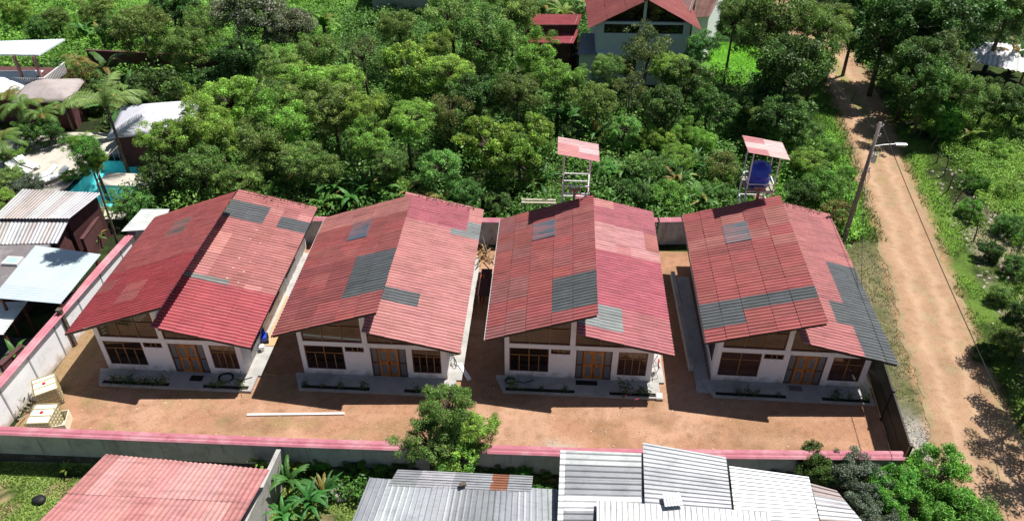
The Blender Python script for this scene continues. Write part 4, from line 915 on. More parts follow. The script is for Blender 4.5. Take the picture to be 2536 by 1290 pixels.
# ------------------------------------------------------------------ water towers
def tower(px, py, z, label, cols, tank):
    x, y, _ = at(px, py, z); T = empty('water_tower', (x, y, 0), 0, label, 'water tower')
    rr = random.Random(int(px)); zp = z-2.3
    solid(sheets((1.2,-1.0,z-.05),(-1.15,-1.0,z+.35),(-1.15,1.05,z+.35),(1.2,1.05,z-.05), 12, [0,.5,1], [0,.33,.66,1], lambda s,t: jitc(rr.choice(cols), rr, .08), amp=.03, seed=int(px), jit=.01).build('roof', M['fibre'], T), .012)
    for sx in (-.75,.75):
        for sy in (-.7,.7):
            MB().bar((sx,sy,0),(sx,sy,zp),.09).bar((sx,sy,zp),(sx,sy,z+.05-.17*sx/.75+.0),.06).build('leg', M['whitemetal'], T)
    mb = MB()
    for zz in (zp-2.2,zp-1.1,zp-.05,zp+.45):
        k = 1
        for a_, b_ in (((-.75,-.7),(.75,-.7)),((.75,-.7),(.75,.7)),((.75,.7),(-.75,.7)),((-.75,.7),(-.75,-.7))): mb.bar((a_[0]*k,a_[1]*k,zz),(b_[0]*k,b_[1]*k,zz),.06)
    for a_, b_ in (((-.75,-.7,zp-2.2),(.75,-.7,zp-1.1)),((.75,-.7,zp-2.2),(-.75,-.7,zp-1.1)),((-.75,-.7,zp-1.1),(.75,-.7,zp-.05)),((.75,-.7,zp-2.2),(.75,.7,zp-1.1))): mb.bar(a_, b_, .04)
    mb.build('brace', M['whitemetal'], T)
    MB().box(-.82,-.78,zp+.03,.82,.78,zp+.09).build('platform', M['greyplank'], T) if tank else None
    MB().bar((-.1,-.9,0),(-.1,-.9,zp+.3),.14).bar((-.4,-.9,zp+.32),(.2,-.9,zp+.32),.14).build('pipe_riser', M['redsteel'] , T)
    return T, x, y
tower(1431, 376, 7.5, 'empty water tower frame with a pink and white corrugated roof behind the third house', [PINK,(.62,.4,.4)], False)
TT, tx, ty = tower(1894, 372, 7.5, 'water tower with a striped roof holding the blue tank behind the house by the road', [(.62,.45,.44),PINK], True)
t = empty('water_tank', (tx, ty, 5.29), 0, 'blue plastic water tank under the small tower roof', 'water tank')
mb = MB(); prof = [(0.0,.0),(.60,.0),(.63,.05),(.60,.32),(.64,.36),(.60,.4),(.63,.72),(.66,.76),(.62,.8),(.62,1.1),(.52,1.28),(.22,1.38),(.2,1.44),(0,1.44)]
n = 28; vs = [(r*math.cos(2*math.pi*k/n), r*math.sin(2*math.pi*k/n), z) for r, z in prof for k in range(n)]
mb.add(vs, [(i*n+k, i*n+(k+1)%n, (i+1)*n+(k+1)%n, (i+1)*n+k) for i in range(len(prof)-1) for k in range(n)]); mb.build('shell', M['blueplastic'], t, smooth=True)
mb = MB()
for da, dz, s_ in ((-.9,.78,.12),(-.78,.74,.1)): mb.box(.62*math.cos(da)-.02+.02,.62*math.sin(da)-.03,dz-s_/2+.1,.62*math.cos(da)+.10,.62*math.sin(da)-.01,dz+s_/2+.1)
mb.build('sticker', M['tankplastic'], t)

# benches / planks behind roof 3
x, y, _ = at(1334, 498, 2.2)
t = empty('plank_rack', (x,y,0), .02, 'pair of pale planks laid on thin trestles behind the ridge of the third roof', 'rack')
MB().box(-1.1,-.25,2.15,1.1,-.05,2.2).box(-1.1,.1,2.15,1.1,.28,2.2).build('plank', M['greyplank'], t)
mb = MB()
for sx in (-1,1): mb.bar((sx,-.2,0),(sx,-.2,2.15),.06).bar((sx,.2,0),(sx,.2,2.15),.06).bar((sx,-.25,2.1),(sx,.3,2.1),.05)
mb.build('trestle', M['whitemetal'], t)

# ------------------------------------------------------------------ utility pole, lamp and cables
PX, PY = 18.75, 41.95
T = empty('utility_pole', (PX, PY, 0), 0, 'tall tapering concrete utility pole with a street lamp arm beside the dirt road', 'utility pole')
PH = 8.45
MB().tube([(0,0,-.2),(0,0,PH)], [.165,.095], 14).build('pole', M['polecon'], T, smooth=True)
arm = MB().tube([(0,0,6.9),(.6,.05,7.0),(1.35,.1,7.05)], .03, 8).build('lamp_arm', M['whitemetal'], T)
mb = MB(); mb.box(1.25,-.05,6.98,1.95,.22,7.1); MB_ = mb.build('lamp_head', M['lamp'], T, bevel=.04)
MB().box(1.4,0,6.95,1.85,.17,6.98).build('lens', M['plastic_white'], MB_)
mb = MB().tube([(.24,-.1,5.9),(.24,-.1,6.45)], .13, 12); mb.box(.05,-.16,6.1,.2,-.04,6.2); mb.tube([(.3,-.1,6.45),(.3,-.1,6.6)], .035, 6); mb.tube([(.18,-.1,6.45),(.18,-.1,6.6)], .035, 6); mb.build('transformer', M['lamp'], T)
for z in (8.2, 7.6, 5.4, 5.2):
    MB().bar((-.16,-.02,z),(.22,-.02,z),.06,.05).tube([(.2,-.02,z),(.2,-.02,z+.14)], .04, 8).build('insulator', M['lamp'], T)
mb = MB().tube([(.16,-.12,5.4),(.3,-.2,4.9),(.32,-.15,4.6),(.18,-.12,4.9)], .012, 5); mb.tube([(.12,-.12,5.3),(.2,-.25,4.8),(.22,-.2,4.5)], .012, 5); mb.build('loose_cable', M['wire'], T)
def cable(name, a, b, sag, label, r=.014, m='wire'):
    a, b = Vector(a), Vector(b); o = empty(name, a, 0, label, 'cable')
    pts = [(a.lerp(b, t_)-a)-Vector((0,0,sag*4*t_*(1-t_))) for t_ in np.linspace(0,1,40)]
    MB().tube(pts, r, 5).build('wire', M[m], o)
P2 = (13.9, 6.0, 8.2)
cable('overhead_cable', (PX+.2,PY,8.2), (16.2,9.0,7.2), .5, 'dark overhead cable running from the pole top along the dirt road to the near edge', .02)
cable('overhead_cable', (PX+.25,PY+18,6.6), (PX+.0,PY,7.9), .3, 'overhead cable crossing the far end of the dirt road to the utility pole', .015)
cable('overhead_cable', (24.6,33.2,5.0), (19.2,12.0,5.6), .3, 'pale thin cable hanging over the shaded part of the road at the lower right', .014, 'lamp')
cable('service_cable', (PX,PY,6.9), (PX-5.5,PY+5.5,3.9), .3, 'thin service cable dropping from the pole to the green bushes on its left', .012)
cable('service_cable', (PX,PY,5.4), (16.6,33.5,3.15), .2, 'service cable slanting from the pole along the right eave of the house by the road', .015)

# ------------------------------------------------------------------ fence posts along the field
fp = [(2106,258,1.3),(2272,350,1.3),(2300,378,1.4),(2318,408,1.4),(2336,440,1.5),(2345,478,1.5),(2365,505,1.3),(2395,565,1.7),(2410,600,1.4),(2450,640,1.4)]
pl = ['lone crooked post on the far verge of the dirt road','leaning stick post in the deep tree shade at the far end of the field fence','short dark post, second from the far end of the field fence','thin dark post, third from the far end of the field fence','tall thin post, fourth from the far end of the field fence','leaning post in the middle of the field fence','thick forked post in the middle of the field fence','tall bent sapling post near the eroded verge','curved stick post by the eroded bare bank','nearest crooked post of the field fence beside the dark shrubs']
for i, (px, py, hh) in enumerate(fp):
    x, y, _ = at(px, py, .0); r = random.Random(i)
    t = empty('fence_post', (x,y,float(gz(x,y))), r.uniform(0,6), pl[i], 'fence post', 'crooked stick posts of the field fence')
    MB().tube([(0,0,-.1),(.05,.02,hh*.4),(.12+r.uniform(-.1,.15),.1,hh)], [.05,.045,.03], 6).build('stick', M['bark'], t)

# ------------------------------------------------------------------ things in the yard
def ibc(px, py, a, label, lid, tip=0, tone='tankplastic'):
    x, y, _ = at(px, py, .6); T = empty('liquid_tank', (x,y,.0), a, label, 'liquid tank', 'caged plastic tanks in the corner of the yard')
    if tip: T.rotation_euler = (tip, 0, a)
    mb = MB(); mb.box(-.5,-.58,.16,.5,.58,1.08); mb.build('bottle', M[tone], T, bevel=.05)
    mb = MB()
    for k_ in (-.3,0,.3): mb.box(-.48,k_-.14,1.08,.48,k_+.14,1.10)
    mb.build('moulded_ridge', M[tone], T)
    mb = MB()
    for z in (.2,.42,.64,.86,1.07):
        for a_, b_ in (((-.54,-.62),(.54,-.62)),((.54,-.62),(.54,.62)),((.54,.62),(-.54,.62)),((-.54,.62),(-.54,-.62))): mb.bar((*a_,z),(*b_,z),.028)
    for k_ in np.linspace(-.54,.54,7): mb.bar((k_,-.62,.14),(k_,-.62,1.08),.024); mb.bar((k_,.62,.14),(k_,.62,1.08),.024)
    for k_ in np.linspace(-.45,.45,6): mb.bar((-.54,k_*1.15,.14),(-.54,k_*1.15,1.08),.024); mb.bar((.54,k_*1.15,.14),(.54,k_*1.15,1.08),.024)
    mb.bar((-.54,-.2,1.12),(.54,-.2,1.12),.03); mb.bar((-.54,.25,1.12),(.54,.25,1.12),.03); mb.build('cage', M['cagemetal'], T)
    mb = MB()
    for yy_ in (-.55,0,.55): mb.box(-.55,yy_-.06,0,.55,yy_+.06,.1)
    for xx in (-.45,-.15,.15,.45): mb.box(xx-.07,-.62,.1,xx+.07,.62,.14)
    mb.build('pallet', M['greyplank'], T)
    MB().tube([(0,.02,1.09),(0,.02,1.14)], .08, 16).build('lid', M[lid], T, smooth=False)
ibc(118, 968, .62, 'yellowed caged plastic tank with a red lid standing by the white wall', 'redplastic', tone='tankplastic')
M['tankwhite'] = mat('cloudy_white_plastic', (.78,.75,.62), .45)
ibc(112, 1040, .12, 'caged plastic tank nearest the corner of the near pink coping', 'redplastic', tone='tankwhite')
x, y, _ = at(152, 1042, .4); t = empty('open_crate', (x,y,0), .3, 'cut-open yellow plastic crate against the tank nearest the coping', 'crate')
mb = MB(); mb.box(-.3,-.5,0,.3,.5,.05); mb.box(-.3,-.5,.05,-.27,.5,.6); mb.box(.27,-.5,.05,.3,.5,.6); mb.box(-.27,.47,.05,.27,.5,.6); mb.box(-.27,-.5,.05,.27,-.47,.6); mb.build('shell', M['tankplastic'], t)
x, y, _ = at(82, 990, .3); t = empty('scrap_pile', (x,y,0), 0, 'tangle of sticks and scrap leaning at the foot of the white wall by the tanks', 'scrap pile')
r = random.Random(3)
mb = MB()
for i in range(26): a_ = (r.uniform(-.6,.6), r.uniform(-.9,.7), r.uniform(.02,.3)); mb.tube([a_, (a_[0]+r.uniform(-.6,.6), a_[1]+r.uniform(-.6,.6), r.uniform(.05,.8))], r.uniform(.012,.03), 5)
mb.build('sticks', M['greyplank'], t)
mb = MB(); mb.box(-.3,.2,.0,.1,.6,.25); mb.box(.1,-.5,0,.4,-.2,.2); mb.build('boxes', M['plastic_white'], t)
a_, b_ = Vector(at(612,1027,.05)), Vector(at(853,1024,.05))
t = empty('white_beam', a_, 0, 'long thin white beam lying on the ochre yard', 'beam'); MB().bar((0,0,0), b_-a_, .12, .09).build('profile', M['whitemetal'], t)
a_, b_ = Vector(at(1140,905,.12)), Vector(at(1163,940,.08))
t = empty('white_pipe', a_, 0, 'white square downpipe lying aslant beside the second house', 'pipe'); MB().bar((0,0,0), b_-a_, .2, .12).bar((-.16,.05,0),(.1,.08,0),.16,.14).build('profile', M['plastic_white'], t)
# doormats
for h, (x0_, x1_, y0_, y1_), m_, lb in ((1,(4.5,5.15,-.62,-.24),'black','small black doormat under the door of the leftmost white house'),(3,(3.66,4.75,-.45,-.14),'black','wide black doormat at the door of the third house'),(4,(3.85,4.5,-.55,-.2),'dark_concrete','grey doormat at the door of the house by the road')):
    p = lpt(h, x0_, y0_, .152); t = empty('doormat', p, 0, lb, 'doormat'); MB().box(0,0,0,x1_-x0_,y1_-y0_,.02).build('mat', M[m_], t, bevel=.006)
def coil(h, x, y, R_c, label, stand=False):
    p = lpt(h, x, y, .17); t = empty('hose', p, 0, label, 'hose')
    mb = MB()
    for k_ in range(3): mb.tube([((R_c+.03*k_)*math.cos(a), (R_c+.02*k_)*math.sin(a)*(.9), .03+.02*k_) for a in np.linspace(0, 6.28, 26)], .018, 6)
    mb.tube([(R_c,0,.03),(R_c+.5,-.1,.02),(R_c+1.0,.15,.02)], .018, 6); mb.build('coil', M['black'], t)
coil(1, 6.35, -.35, .33, 'dark hose coiled on the porch of the leftmost house'); coil(3, .32, -.42, .2, 'small black hose ring on the porch of the third house')
# flower bed plants
def bedplant_mesh(v, c, fl=None):
    rg = np.random.default_rng(v); n = 60
    pos = rg.normal(size=(n,3))*np.array([.13,.08,.12])+np.array([0,0,.25]); pos[:,2] = np.abs(pos[:,2])
    nm = rg.normal(size=(n,3))+np.array([0,0,1.2]); nm /= np.linalg.norm(nm,axis=1,keepdims=True)
    V = leaf_quads(pos, nm, rg.uniform(.08,.18,n), rg.uniform(.03,.05,n), rg, .5)
    C = np.repeat(np.array(c)*rg.uniform(.7,1.3,n)[:,None], 4, 0)
    if fl: C[:32] = np.array(fl)
    return np_mesh('leaves', V, 4, M['leaf'], C, parent='mesh')
BP = [bedplant_mesh(1,(.06,.14,.03)), bedplant_mesh(2,(.10,.17,.04)), bedplant_mesh(3,(.05,.10,.03),(.40,.05,.10))]
beds = {1:[(.7,0,1.0),(1.15,0,.9),(1.6,0,1.1),(2.1,1,.8),(2.5,0,.9),(2.95,0,.8),(3.3,1,1.2),(6.3,1,1.1),(5.8,0,.7),(7.35,1,1.2)], 2:[(.3,0,.8),(1.2,1,.6),(2.1,1,.9),(3.3,0,1.1),(6.0,0,.8)], 3:[(.5,1,1.3),(1.9,0,.7),(3.1,0,.8),(6.1,2,1.5),(6.9,0,1.2),(7.3,1,.8)], 4:[(1.2,0,.8),(1.7,2,.9),(2.1,0,.8),(3.2,0,.6),(6.0,0,1.2),(6.7,1,.8),(7.5,1,.9)]}
hn = {1:'leftmost house',2:'second house',3:'third house',4:'roadside house'}
ordw = ['first','second','third','fourth','fifth','sixth','seventh','eighth','ninth','tenth']
for h, lst in beds.items():
    for i, (x, k_, s_) in enumerate(lst):
        p = lpt(h, x, -.93, .09); kk = ('small dark green','light green','red-flowered')[k_]
        T = empty('bed_plant', p, x*5, f'{kk} porch bed plant of the {hn[h]}, {ordw[i]} from its left end', 'plant', 'little plants in the porch flower beds')
        o = bpy.data.objects.new('leaves', BP[k_]); COL.objects.link(o); o.parent = T; o.scale = (s_*1.3,)*3
        MB().tube([(0,0,-.02),(0,0,.3*s_)], .012, 4).build('stem', M['bark'], T)
# clutter beside house 1 and 2
def thing(name, label, cat, p, parts, rz=0):
    t = empty(name, p, rz, label, cat)
    for nm, mb, m_ in parts: mb.build(nm, M[m_], t)
    return t
p = at(655,842,.15); thing('toy_tractor', 'blue and yellow pedal toy on the side path of the leftmost house', 'toy', p, [('body', MB().box(-.15,-.3,.15,.15,.2,.4).box(-.12,.0,.4,.12,.2,.62), 'blueplastic'), ('wheel', MB().tube([(-.22,-.22,.13),(-.16,-.22,.13)], .13, 12), 'black'), ('wheel', MB().tube([(.16,-.22,.13),(.22,-.22,.13)], .13, 12), 'black'), ('wheel', MB().tube([(-.24,.14,.17),(-.16,.14,.17)], .17, 12), 'black'), ('wheel', MB().tube([(.16,.14,.17),(.24,.14,.17)], .17, 12), 'black'), ('seat', MB().box(-.1,.2,.4,.1,.26,.7), 'cagemetal')], .4)
p = at(650,866,.15); thing('bucket', 'small white bucket near the blue pedal toy', 'bucket', p, [('pail', MB().tube([(0,0,0),(0,0,.3)], [.12,.16], 14), 'plastic_white'), ('handle', MB().tube([(-.15,0,.3),(0,0,.42),(.15,0,.3)], .01, 5), 'black')])
a_ = at(716,720,.14); b_ = at(768,622,.14)
t = empty('plywood_strip', lpt(1, 7.5, 2.2, .125), 0, 'long tan plywood strip lying on the side path of the leftmost house', 'plywood'); MB().box(0,0,0,.62,4.2,.03).build('sheet', M['plank'], t)
p = at(1122,893,.15); thing('bicycle', 'small black child bicycle leaning on the side path of the second house', 'bicycle', p, [('wheel', MB().tube([(.28*math.cos(a)*.0, -.35+.2*math.cos(a), .2+.2*math.sin(a)) for a in np.linspace(0,6.28,20)], .02, 5), 'black'), ('wheel', MB().tube([(0, .3+.2*math.cos(a), .2+.2*math.sin(a)) for a in np.linspace(0,6.28,20)], .02, 5), 'black'), ('frame', MB().tube([(0,-.35,.2),(0,-.2,.48),(0,.12,.42),(0,.3,.2),(0,-.05,.2),(0,-.2,.48)], .018, 5), 'blackmetal'), ('handlebar', MB().tube([(-.2,-.24,.62),(0,-.22,.6),(.2,-.24,.62)], .015, 5), 'blackmetal'), ('saddle', MB().box(-.06,.06,.52,.06,.26,.56), 'black')], .5)
p = at(1130,872,.15); thing('tool_box', 'open yellow and white tool box beside the small black bicycle', 'tool box', p, [('tray', MB().box(-.25,-.15,0,.25,.15,.18), 'cagemetal'), ('lid', MB().box(-.25,.15,.15,.25,.19,.42), 'plastic_white')], .3)
p = at(1205,635,.0); r = random.Random(8); mb = MB()
for i in range(24): q_ = (r.uniform(-.5,.5), r.uniform(-.9,.9), r.uniform(.03,.25)); mb.bar(q_, (q_[0]+r.uniform(-.7,.7), q_[1]+r.uniform(-.9,.9), r.uniform(.1,.9)), .04, .06)
thing('timber_pile', 'jumbled pile of pale scrap timber between the second and third houses', 'timber pile', p, [('boards', mb, 'plank'), ('frame', MB().bar((-.4,-.8,.1),(.3,.6,1.0),.04).bar((.3,-.8,.1),(-.3,.7,1.1),.04).bar((-.4,.2,.6),(.4,.1,.6),.04), 'blackmetal')])
p = at(1184,752,.0); t = empty('roof_tiles', p, .0, 'two long terracotta ridge sheets standing beside the third house', 'roofing sheets')
solid(sheets((0,0,.1),(0,1.6,.9),(.34,1.6,.9),(.34,0,.1), 2, [0,1], [0,1], lambda s,t:(.4,.1,.06), amp=.07).build('sheet', M['tile'], t), .01)
p = at(1200,735,.0); t = empty('work_table', p, 0, 'dark-covered work table in the gap between the second and third houses', 'table')
MB().box(-.3,-.9,.8,.35,1.6,.84).build('tabletop', M['maroonwall'], t)
for sx in (-.25,.3):
    for sy in (-.8,1.5): MB().bar((sx,sy,0),(sx,sy,.8),.06).build('leg', M['greyplank'], t)
p = at(1632,985,.0); thing('concrete_cap', 'small white concrete manhole block at the porch corner of the third house', 'concrete block', p, [('cover', MB().box(-.17,-.22,.0,.17,.22,.16), 'concrete'), ('lip', MB().box(-.12,-.16,.16,.12,.16,.18), 'white')])
p = lpt(3, 7.75, .8, .12); thing('folding_chair', 'folded white and red clothes stand beside the right wall of the third house', 'clothes stand', p, [('frame', MB().bar((-.15,-.5,0),(.15,-.5,.8),.03).bar((.15,-.5,0),(-.15,-.5,.8),.03).bar((-.15,.4,0),(.15,.4,.8),.03).bar((.15,.4,0),(-.15,.4,.8),.03).bar((.15,-.5,.8),(.15,.4,.8),.03).bar((-.15,-.5,.8),(-.15,.4,.8),.03), 'whitemetal'), ('cloth', MB().box(.12,-.2,.4,.18,.1,.82), 'redplastic')])
# near lot debris
for px, py, s_, m_, nm, lb, ct in ((98,1240,.32,'black','tyre','black rubber tub lying on the near grass lot','tub'),(18,1130,.2,'concrete','stone','small pale post stub at the foot of the near wall on the left','stone'),(845,1225,.55,'rock','rock','grey boulder on the grass beside the banana plants','rock'),(660,1220,.0,'rock','rock','','')):
    if not s_: continue
    x, y, _ = at(px, py, zb); t = empty(nm, (x,y,zb), 0, lb, ct); rg = random.Random(px)
    mb = MB(); n = 12
    vs = [(s_*math.cos(2*math.pi*k/n)*rr*(1+rg.uniform(-.12,.12)), s_*.8*math.sin(2*math.pi*k/n)*rr*(1+rg.uniform(-.12,.12)), z*s_) for rr, z in ((.9,0),(1,.3),(.8,.6),(.35,.75)) for k in range(n)]
    mb.add(vs, [(i*n+k, i*n+(k+1)%n, (i+1)*n+(k+1)%n, (i+1)*n+k) for i in range(3) for k in range(n)]+[tuple(range(3*n,4*n))]); mb.build('body', M[m_], t, smooth=m_ != 'rock')
# stones in the yard: countless
rg = np.random.default_rng(12); n = 2600
sx, sy = rg.uniform(-25.2,16.2,n), np.concatenate([rg.uniform(22.8,28,int(n*.75)), rg.uniform(28,39,n-int(n*.75))])
sz = rg.uniform(.012,.04,n)*(1+(rg.random(n) > .97)*1.0)
oc = np.array([(1,0,0),(0,1,0),(-1,0,0),(0,-1,0),(0,0,.7),(0,0,-.3)])
F0 = np.array([(0,1,4),(1,2,4),(2,3,4),(3,0,4)])
Vs = oc[None]*sz[:,None,None]*rg.uniform(.6,1.3,(n,6,1))+np.stack([sx,sy,np.full(n,.03)],1)[:,None]
cs = np.repeat(np.array([.50,.36,.25])*rg.uniform(.7,1.3,n)[:,None], 6, 0)
tag(np_mesh('gravel', Vs.reshape(-1,3), 3, M['dirt'], cs, faces=(F0[None]+np.arange(n)[:,None,None]*6).reshape(-1,3)), 'pale pebbles strewn over the ochre yard', 'gravel', kind='stuff')

# ------------------------------------------------------------------ trees and shrubs one can tell apart
GF = 'trees of the thicket behind the houses'
def t_(px, py, zc, rpx, kind, label, cat='tree', group=GF, sq=1.0):
    x, y, z = at(px, py, zc); v = np.array([x, y, z-CAMH]); depth = float(v @ FW)
    return tree(px, py, zc, (.88 if group == GF else 1.0)*rpx*depth/FPX, kind, label, cat, group, sq)
A_ = 'above the leftmost roof'; B_ = 'above the second roof'; C_ = 'above the third roof'; D_ = 'above the roof by the road'
t_(338,502,1.6,48,'blue','rounded deep green tree between the pool and the small white lean-to roof')
t_(405,420,2.8,60,'dark','broad dark green tree hiding the right end of the pool')
t_(425,335,4.2,72,'light','fresh green tree at the right edge of the white pyramid roof')
t_(520,318,4.4,76,'light','mounded light green tree in front of the dark garden, right of the pyramid roof')
t_(565,238,4.6,70,'light','bright rounded crown farthest back on the left of the thicket')
t_(640,345,4.2,74,'olive','greyish olive tree in the middle of the thicket above the ridge of the leftmost roof')
t_(705,300,4.6,78,'light','wide pale green crown just left of the thicket centre')
t_(738,392,3.4,62,'olive','olive crown with brown tips right behind the leftmost roof')
t_(690,238,4.6,66,'olive','pinkish olive crown behind the wide pale green crown')
t_(822,262,4.8,82,'olive','large loose olive crown below the small grey house')
t_(905,272,4.8,62,'light','light green dome left of the brightest dome of the thicket')
t_(1008,296,4.6,62,'light','brightest yellow-green dome in the thicket, above the second roof')
t_(912,350,4.2,56,'light','small flat-topped light green crown above the left part of the second roof')
t_(960,402,3.2,52,'olive','olive crown below the brightest dome, near the second roof')
t_(800,420,2.6,56,'olive','low olive tree behind the gap between the first two houses')
t_(500,415,3.2,72,'olive','dull green crown right of the broad dark pool tree')
t_(605,445,2.4,62,'olive','low dull crown touching the back edge of the leftmost roof')
t_(1085,418,2.8,58,'blue','round blue-green bushy tree behind the second roof')
t_(1215,352,3.6,66,'yellow','left half of the large yellow-green clumpy trees')
t_(1290,385,3.4,72,'yellow','right half of the large yellow-green clumpy trees, left of the empty tower')
t_(1330,330,3.8,48,'yellow','small yellow-green crown peeking above the empty water tower')
t_(1155,478,1.7,42,'blue','small blue-green shrub near the peak of the second roof', 'shrub')
t_(1235,500,1.3,40,'dark','dark leafy shrub behind the gap between second and third roofs', 'shrub')
t_(1010,165,5.0,70,'yellow','broad-leaved pale green tree with visible grey limbs')
t_(1080,112,5.4,48,'light','small vivid green dome near the top of the thicket')
t_(1115,175,5.0,66,'light','light green crown right below the small vivid dome')
t_(1200,92,5.4,92,'olive','big feathery olive tree in the upper middle')
t_(1120,38,5.8,88,'olive','olive tree at the top edge right of the small grey house')
t_(1268,28,5.8,72,'olive','olive tree at the top edge left of the stepped red roofs')
t_(985,62,5.4,60,'olive','dark olive tree at the top edge beside the grey house')
t_(1325,140,5.2,62,'light','light green crown just left of the lower red sheet roof')
t_(1385,195,4.8,66,'light','sunlit crown below the lower red sheet roof')
t_(1285,225,4.8,66,'olive','olive crown left of the sunlit crown below the red sheds')
t_(1185,232,4.6,62,'dark','dark green tree in the centre of the thicket')
t_(1110,272,4.4,56,'reddish','yellowish brown-leaved tree right of the brightest dome')
t_(790,130,5.2,66,'olive','olive tree in front of the small grey house')
t_(700,170,5.0,60,'olive','olive tree under the white-blossomed crown')
t_(650,38,6.0,84,'white','white-blossomed tree at the top edge, largest flowering crown')
t_(730,60,5.8,62,'white','smaller white-blossomed crown touching the small grey house')
t_(575,20,6.0,60,'white','white-blossomed crown at the far left of the flowering group')
t_(350,62,5.2,74,'olive','dark-branched tree standing in the bright green slope at the upper left')
t_(455,110,4.6,60,'olive','olive tree between the bright slope and the maroon garden wall')
t_(590,150,4.8,62,'dark','deep shadowed tree left of the olive group under the blossoms')
t_(850,195,4.8,60,'light','light olive dome below the grey house window')
t_(900,130,5.0,56,'sparse','thin grey-green tree right of the grey house')
t_(760,200,4.8,62,'light','pale crown in the middle distance below the white blossoms')
t_(1500,165,4.6,44,'olive','olive crown at the left front corner of the pale blue house')
t_(1655,170,4.6,50,'light','light green crown before the lower right part of the pale blue house')
t_(1480,250,4.0,56,'olive','grey-green tree at the foot of the pale blue house, left side')
t_(1600,128,5.0,78,'sparse','airy tree whose branches cross the gable windows of the pale blue house')
t_(1735,112,5.0,46,'blue','bluish green crown at the right corner of the pale blue house')
t_(1560,222,4.0,46,'sparse','bare-limbed sparse tree in front of the lower wall of the pale blue house')
t_(1700,190,4.6,56,'dark','dark crown below the bluish green one by the pale blue house')
t_(1925,48,7.2,112,'olive','tallest dark olive tree, right of the lawn at the top edge')
t_(1950,170,5.8,100,'dark','massive dark tree beside the far end of the dirt road')
t_(1935,285,4.0,70,'dark','dark tree overhanging the bushes left of the dirt road')
t_(1822,40,6.2,52,'olive','olive tree above the small bright lawn')
t_(2040,75,6.4,70,'olive','olive tree leaning over the far shaded end of the dirt road')
t_(1870,262,3.4,54,'dark','shadowed tree just below the bright lawn')
t_(1755,262,3.4,54,'dark','shadowed tree left of the one below the lawn')
t_(1650,255,3.8,58,'dark','dark low tree in front of the white path by the pale blue house')
t_(1545,322,2.2,44,'blue','grey-green low tree right of the banana clump', 'shrub')
t_(1620,345,2.0,42,'light','pale leafy shrub in the middle of the thicket between both water towers', 'shrub')
t_(1690,330,2.0,42,'light','sunny shrub with loose twigs above the bright thicket', 'shrub')
t_(1585,415,1.8,52,'blue','glossy deep green shrub right of the empty water tower', 'shrub')
t_(1672,392,1.9,44,'light','round pale green shrub between the two water towers', 'shrub')
t_(1655,480,1.3,46,'long','long-leaved shrub behind the ridge of the third roof', 'shrub')
t_(1570,480,1.6,44,'dark','dark shrub right behind the magenta end of the third roof', 'shrub')
t_(1790,408,2.0,46,'reddish','reddish-brown tipped shrub left of the blue water tank', 'shrub')
t_(1775,485,1.2,40,'blue','shaded shrub below the reddish one', 'shrub')
t_(1905,285,3.4,52,'olive','leafy olive crown above the roof of the blue tank tower')
t_(1990,400,1.9,44,'light','leafy bush right of the blue tank tower', 'shrub')
t_(2040,460,2.2,52,'long','long-leaved bush behind the roof by the road', 'shrub')
t_(1985,478,2.2,44,'dark','dark bush draped over the back edge of the roof by the road', 'shrub')
t_(2050,372,1.8,32,'long','drooping willow-leaved bush reaching over the left road verge', 'shrub')
t_(2072,525,1.7,40,'magenta','bush with dark red blossoms beside the utility pole base', 'shrub')
t_(2098,425,1.4,22,'long','slender drooping sapling at the left edge of the dirt road', 'shrub')
t_(1995,330,2.2,40,'blue','grey-green bush at the bend of the dirt road', 'shrub')
for px, py, zc, rp, k, lb in ((40,25,2.2,44,'light','rounded bush on the bright slope at the top left corner'),(140,45,2.2,40,'olive','olive bush in the middle of the bright slope'),(95,72,1.8,34,'dark','dark bush above the pavilion roof'),(240,28,2.4,44,'olive','olive bush high on the bright slope'),(430,30,3.6,60,'dark','dark tree between the bright slope and the white blossoms'),(500,60,3.6,56,'olive','olive tree left of the white blossoms'),(285,75,2.0,38,'dark','dark bush at the foot of the bright slope'),(515,200,3.0,44,'dark','shadowed tree right of the tropical garden'),(455,240,2.6,40,'yellow','yellow-green bush behind the pyramid roof'),(1180,300,3.2,40,'dark','small dark tree left of the yellow-green clumpy trees'),(1420,330,1.8,36,'dark','dark bush behind the empty tower roof'),(1500,420,1.6,36,'blue','blue-green bush right of the empty tower legs'),(1740,350,2.0,40,'light','sunny bush between the dark thicket and the tank tower'),(1850,450,1.5,36,'dark','dark bush at the feet of the tank tower'),(670,470,1.2,36,'blue','low blue-green bush behind the ridge end of the leftmost roof'),(545,465,1.4,38,'yellow','low yellow-green bush behind the leftmost roof'),(980,470,1.4,40,'yellow','low yellow-green bush behind the left slope of the second roof'),(1040,480,1.2,32,'dark','low dark bush at the ridge end of the second roof')):
    t_(px,py,zc,rp,k,lb,'shrub')
# right of the road
t_(2135,10,6.6,58,'dark','dark tree closing the far end of the dirt road at the top edge', group='dark trees at the far right of the road')
t_(2085,40,6.0,50,'olive','olive crown overhanging the far road end from its left side')
GR = 'dark trees at the far right of the road'
t_(2205,60,6.4,84,'dark','dark tree right of the shaded road end at the top edge', group=GR)
t_(2300,40,6.6,96,'dark','dark tree with a few yellow blossoms at the top edge', group=GR)
t_(2400,12,6.6,76,'dark','dark tree at the top edge above the white sheet roof', group=GR)
t_(2500,10,6.6,76,'olive','olive tree filling the top right corner', group=GR)
t_(2268,150,5.2,66,'dark','dark tree whose shadow covers the far road bend', group=GR)
t_(2330,150,5.2,72,'sparse','bare twiggy grey tree in front of the dark trees on the right', group=GR)
t_(2300,215,4.4,58,'dark','dark leafy tree at the corner of the field and the road', group=GR)
t_(2375,225,4.0,60,'olive','spiky small tree standing in the bright ground cover', group=GR)
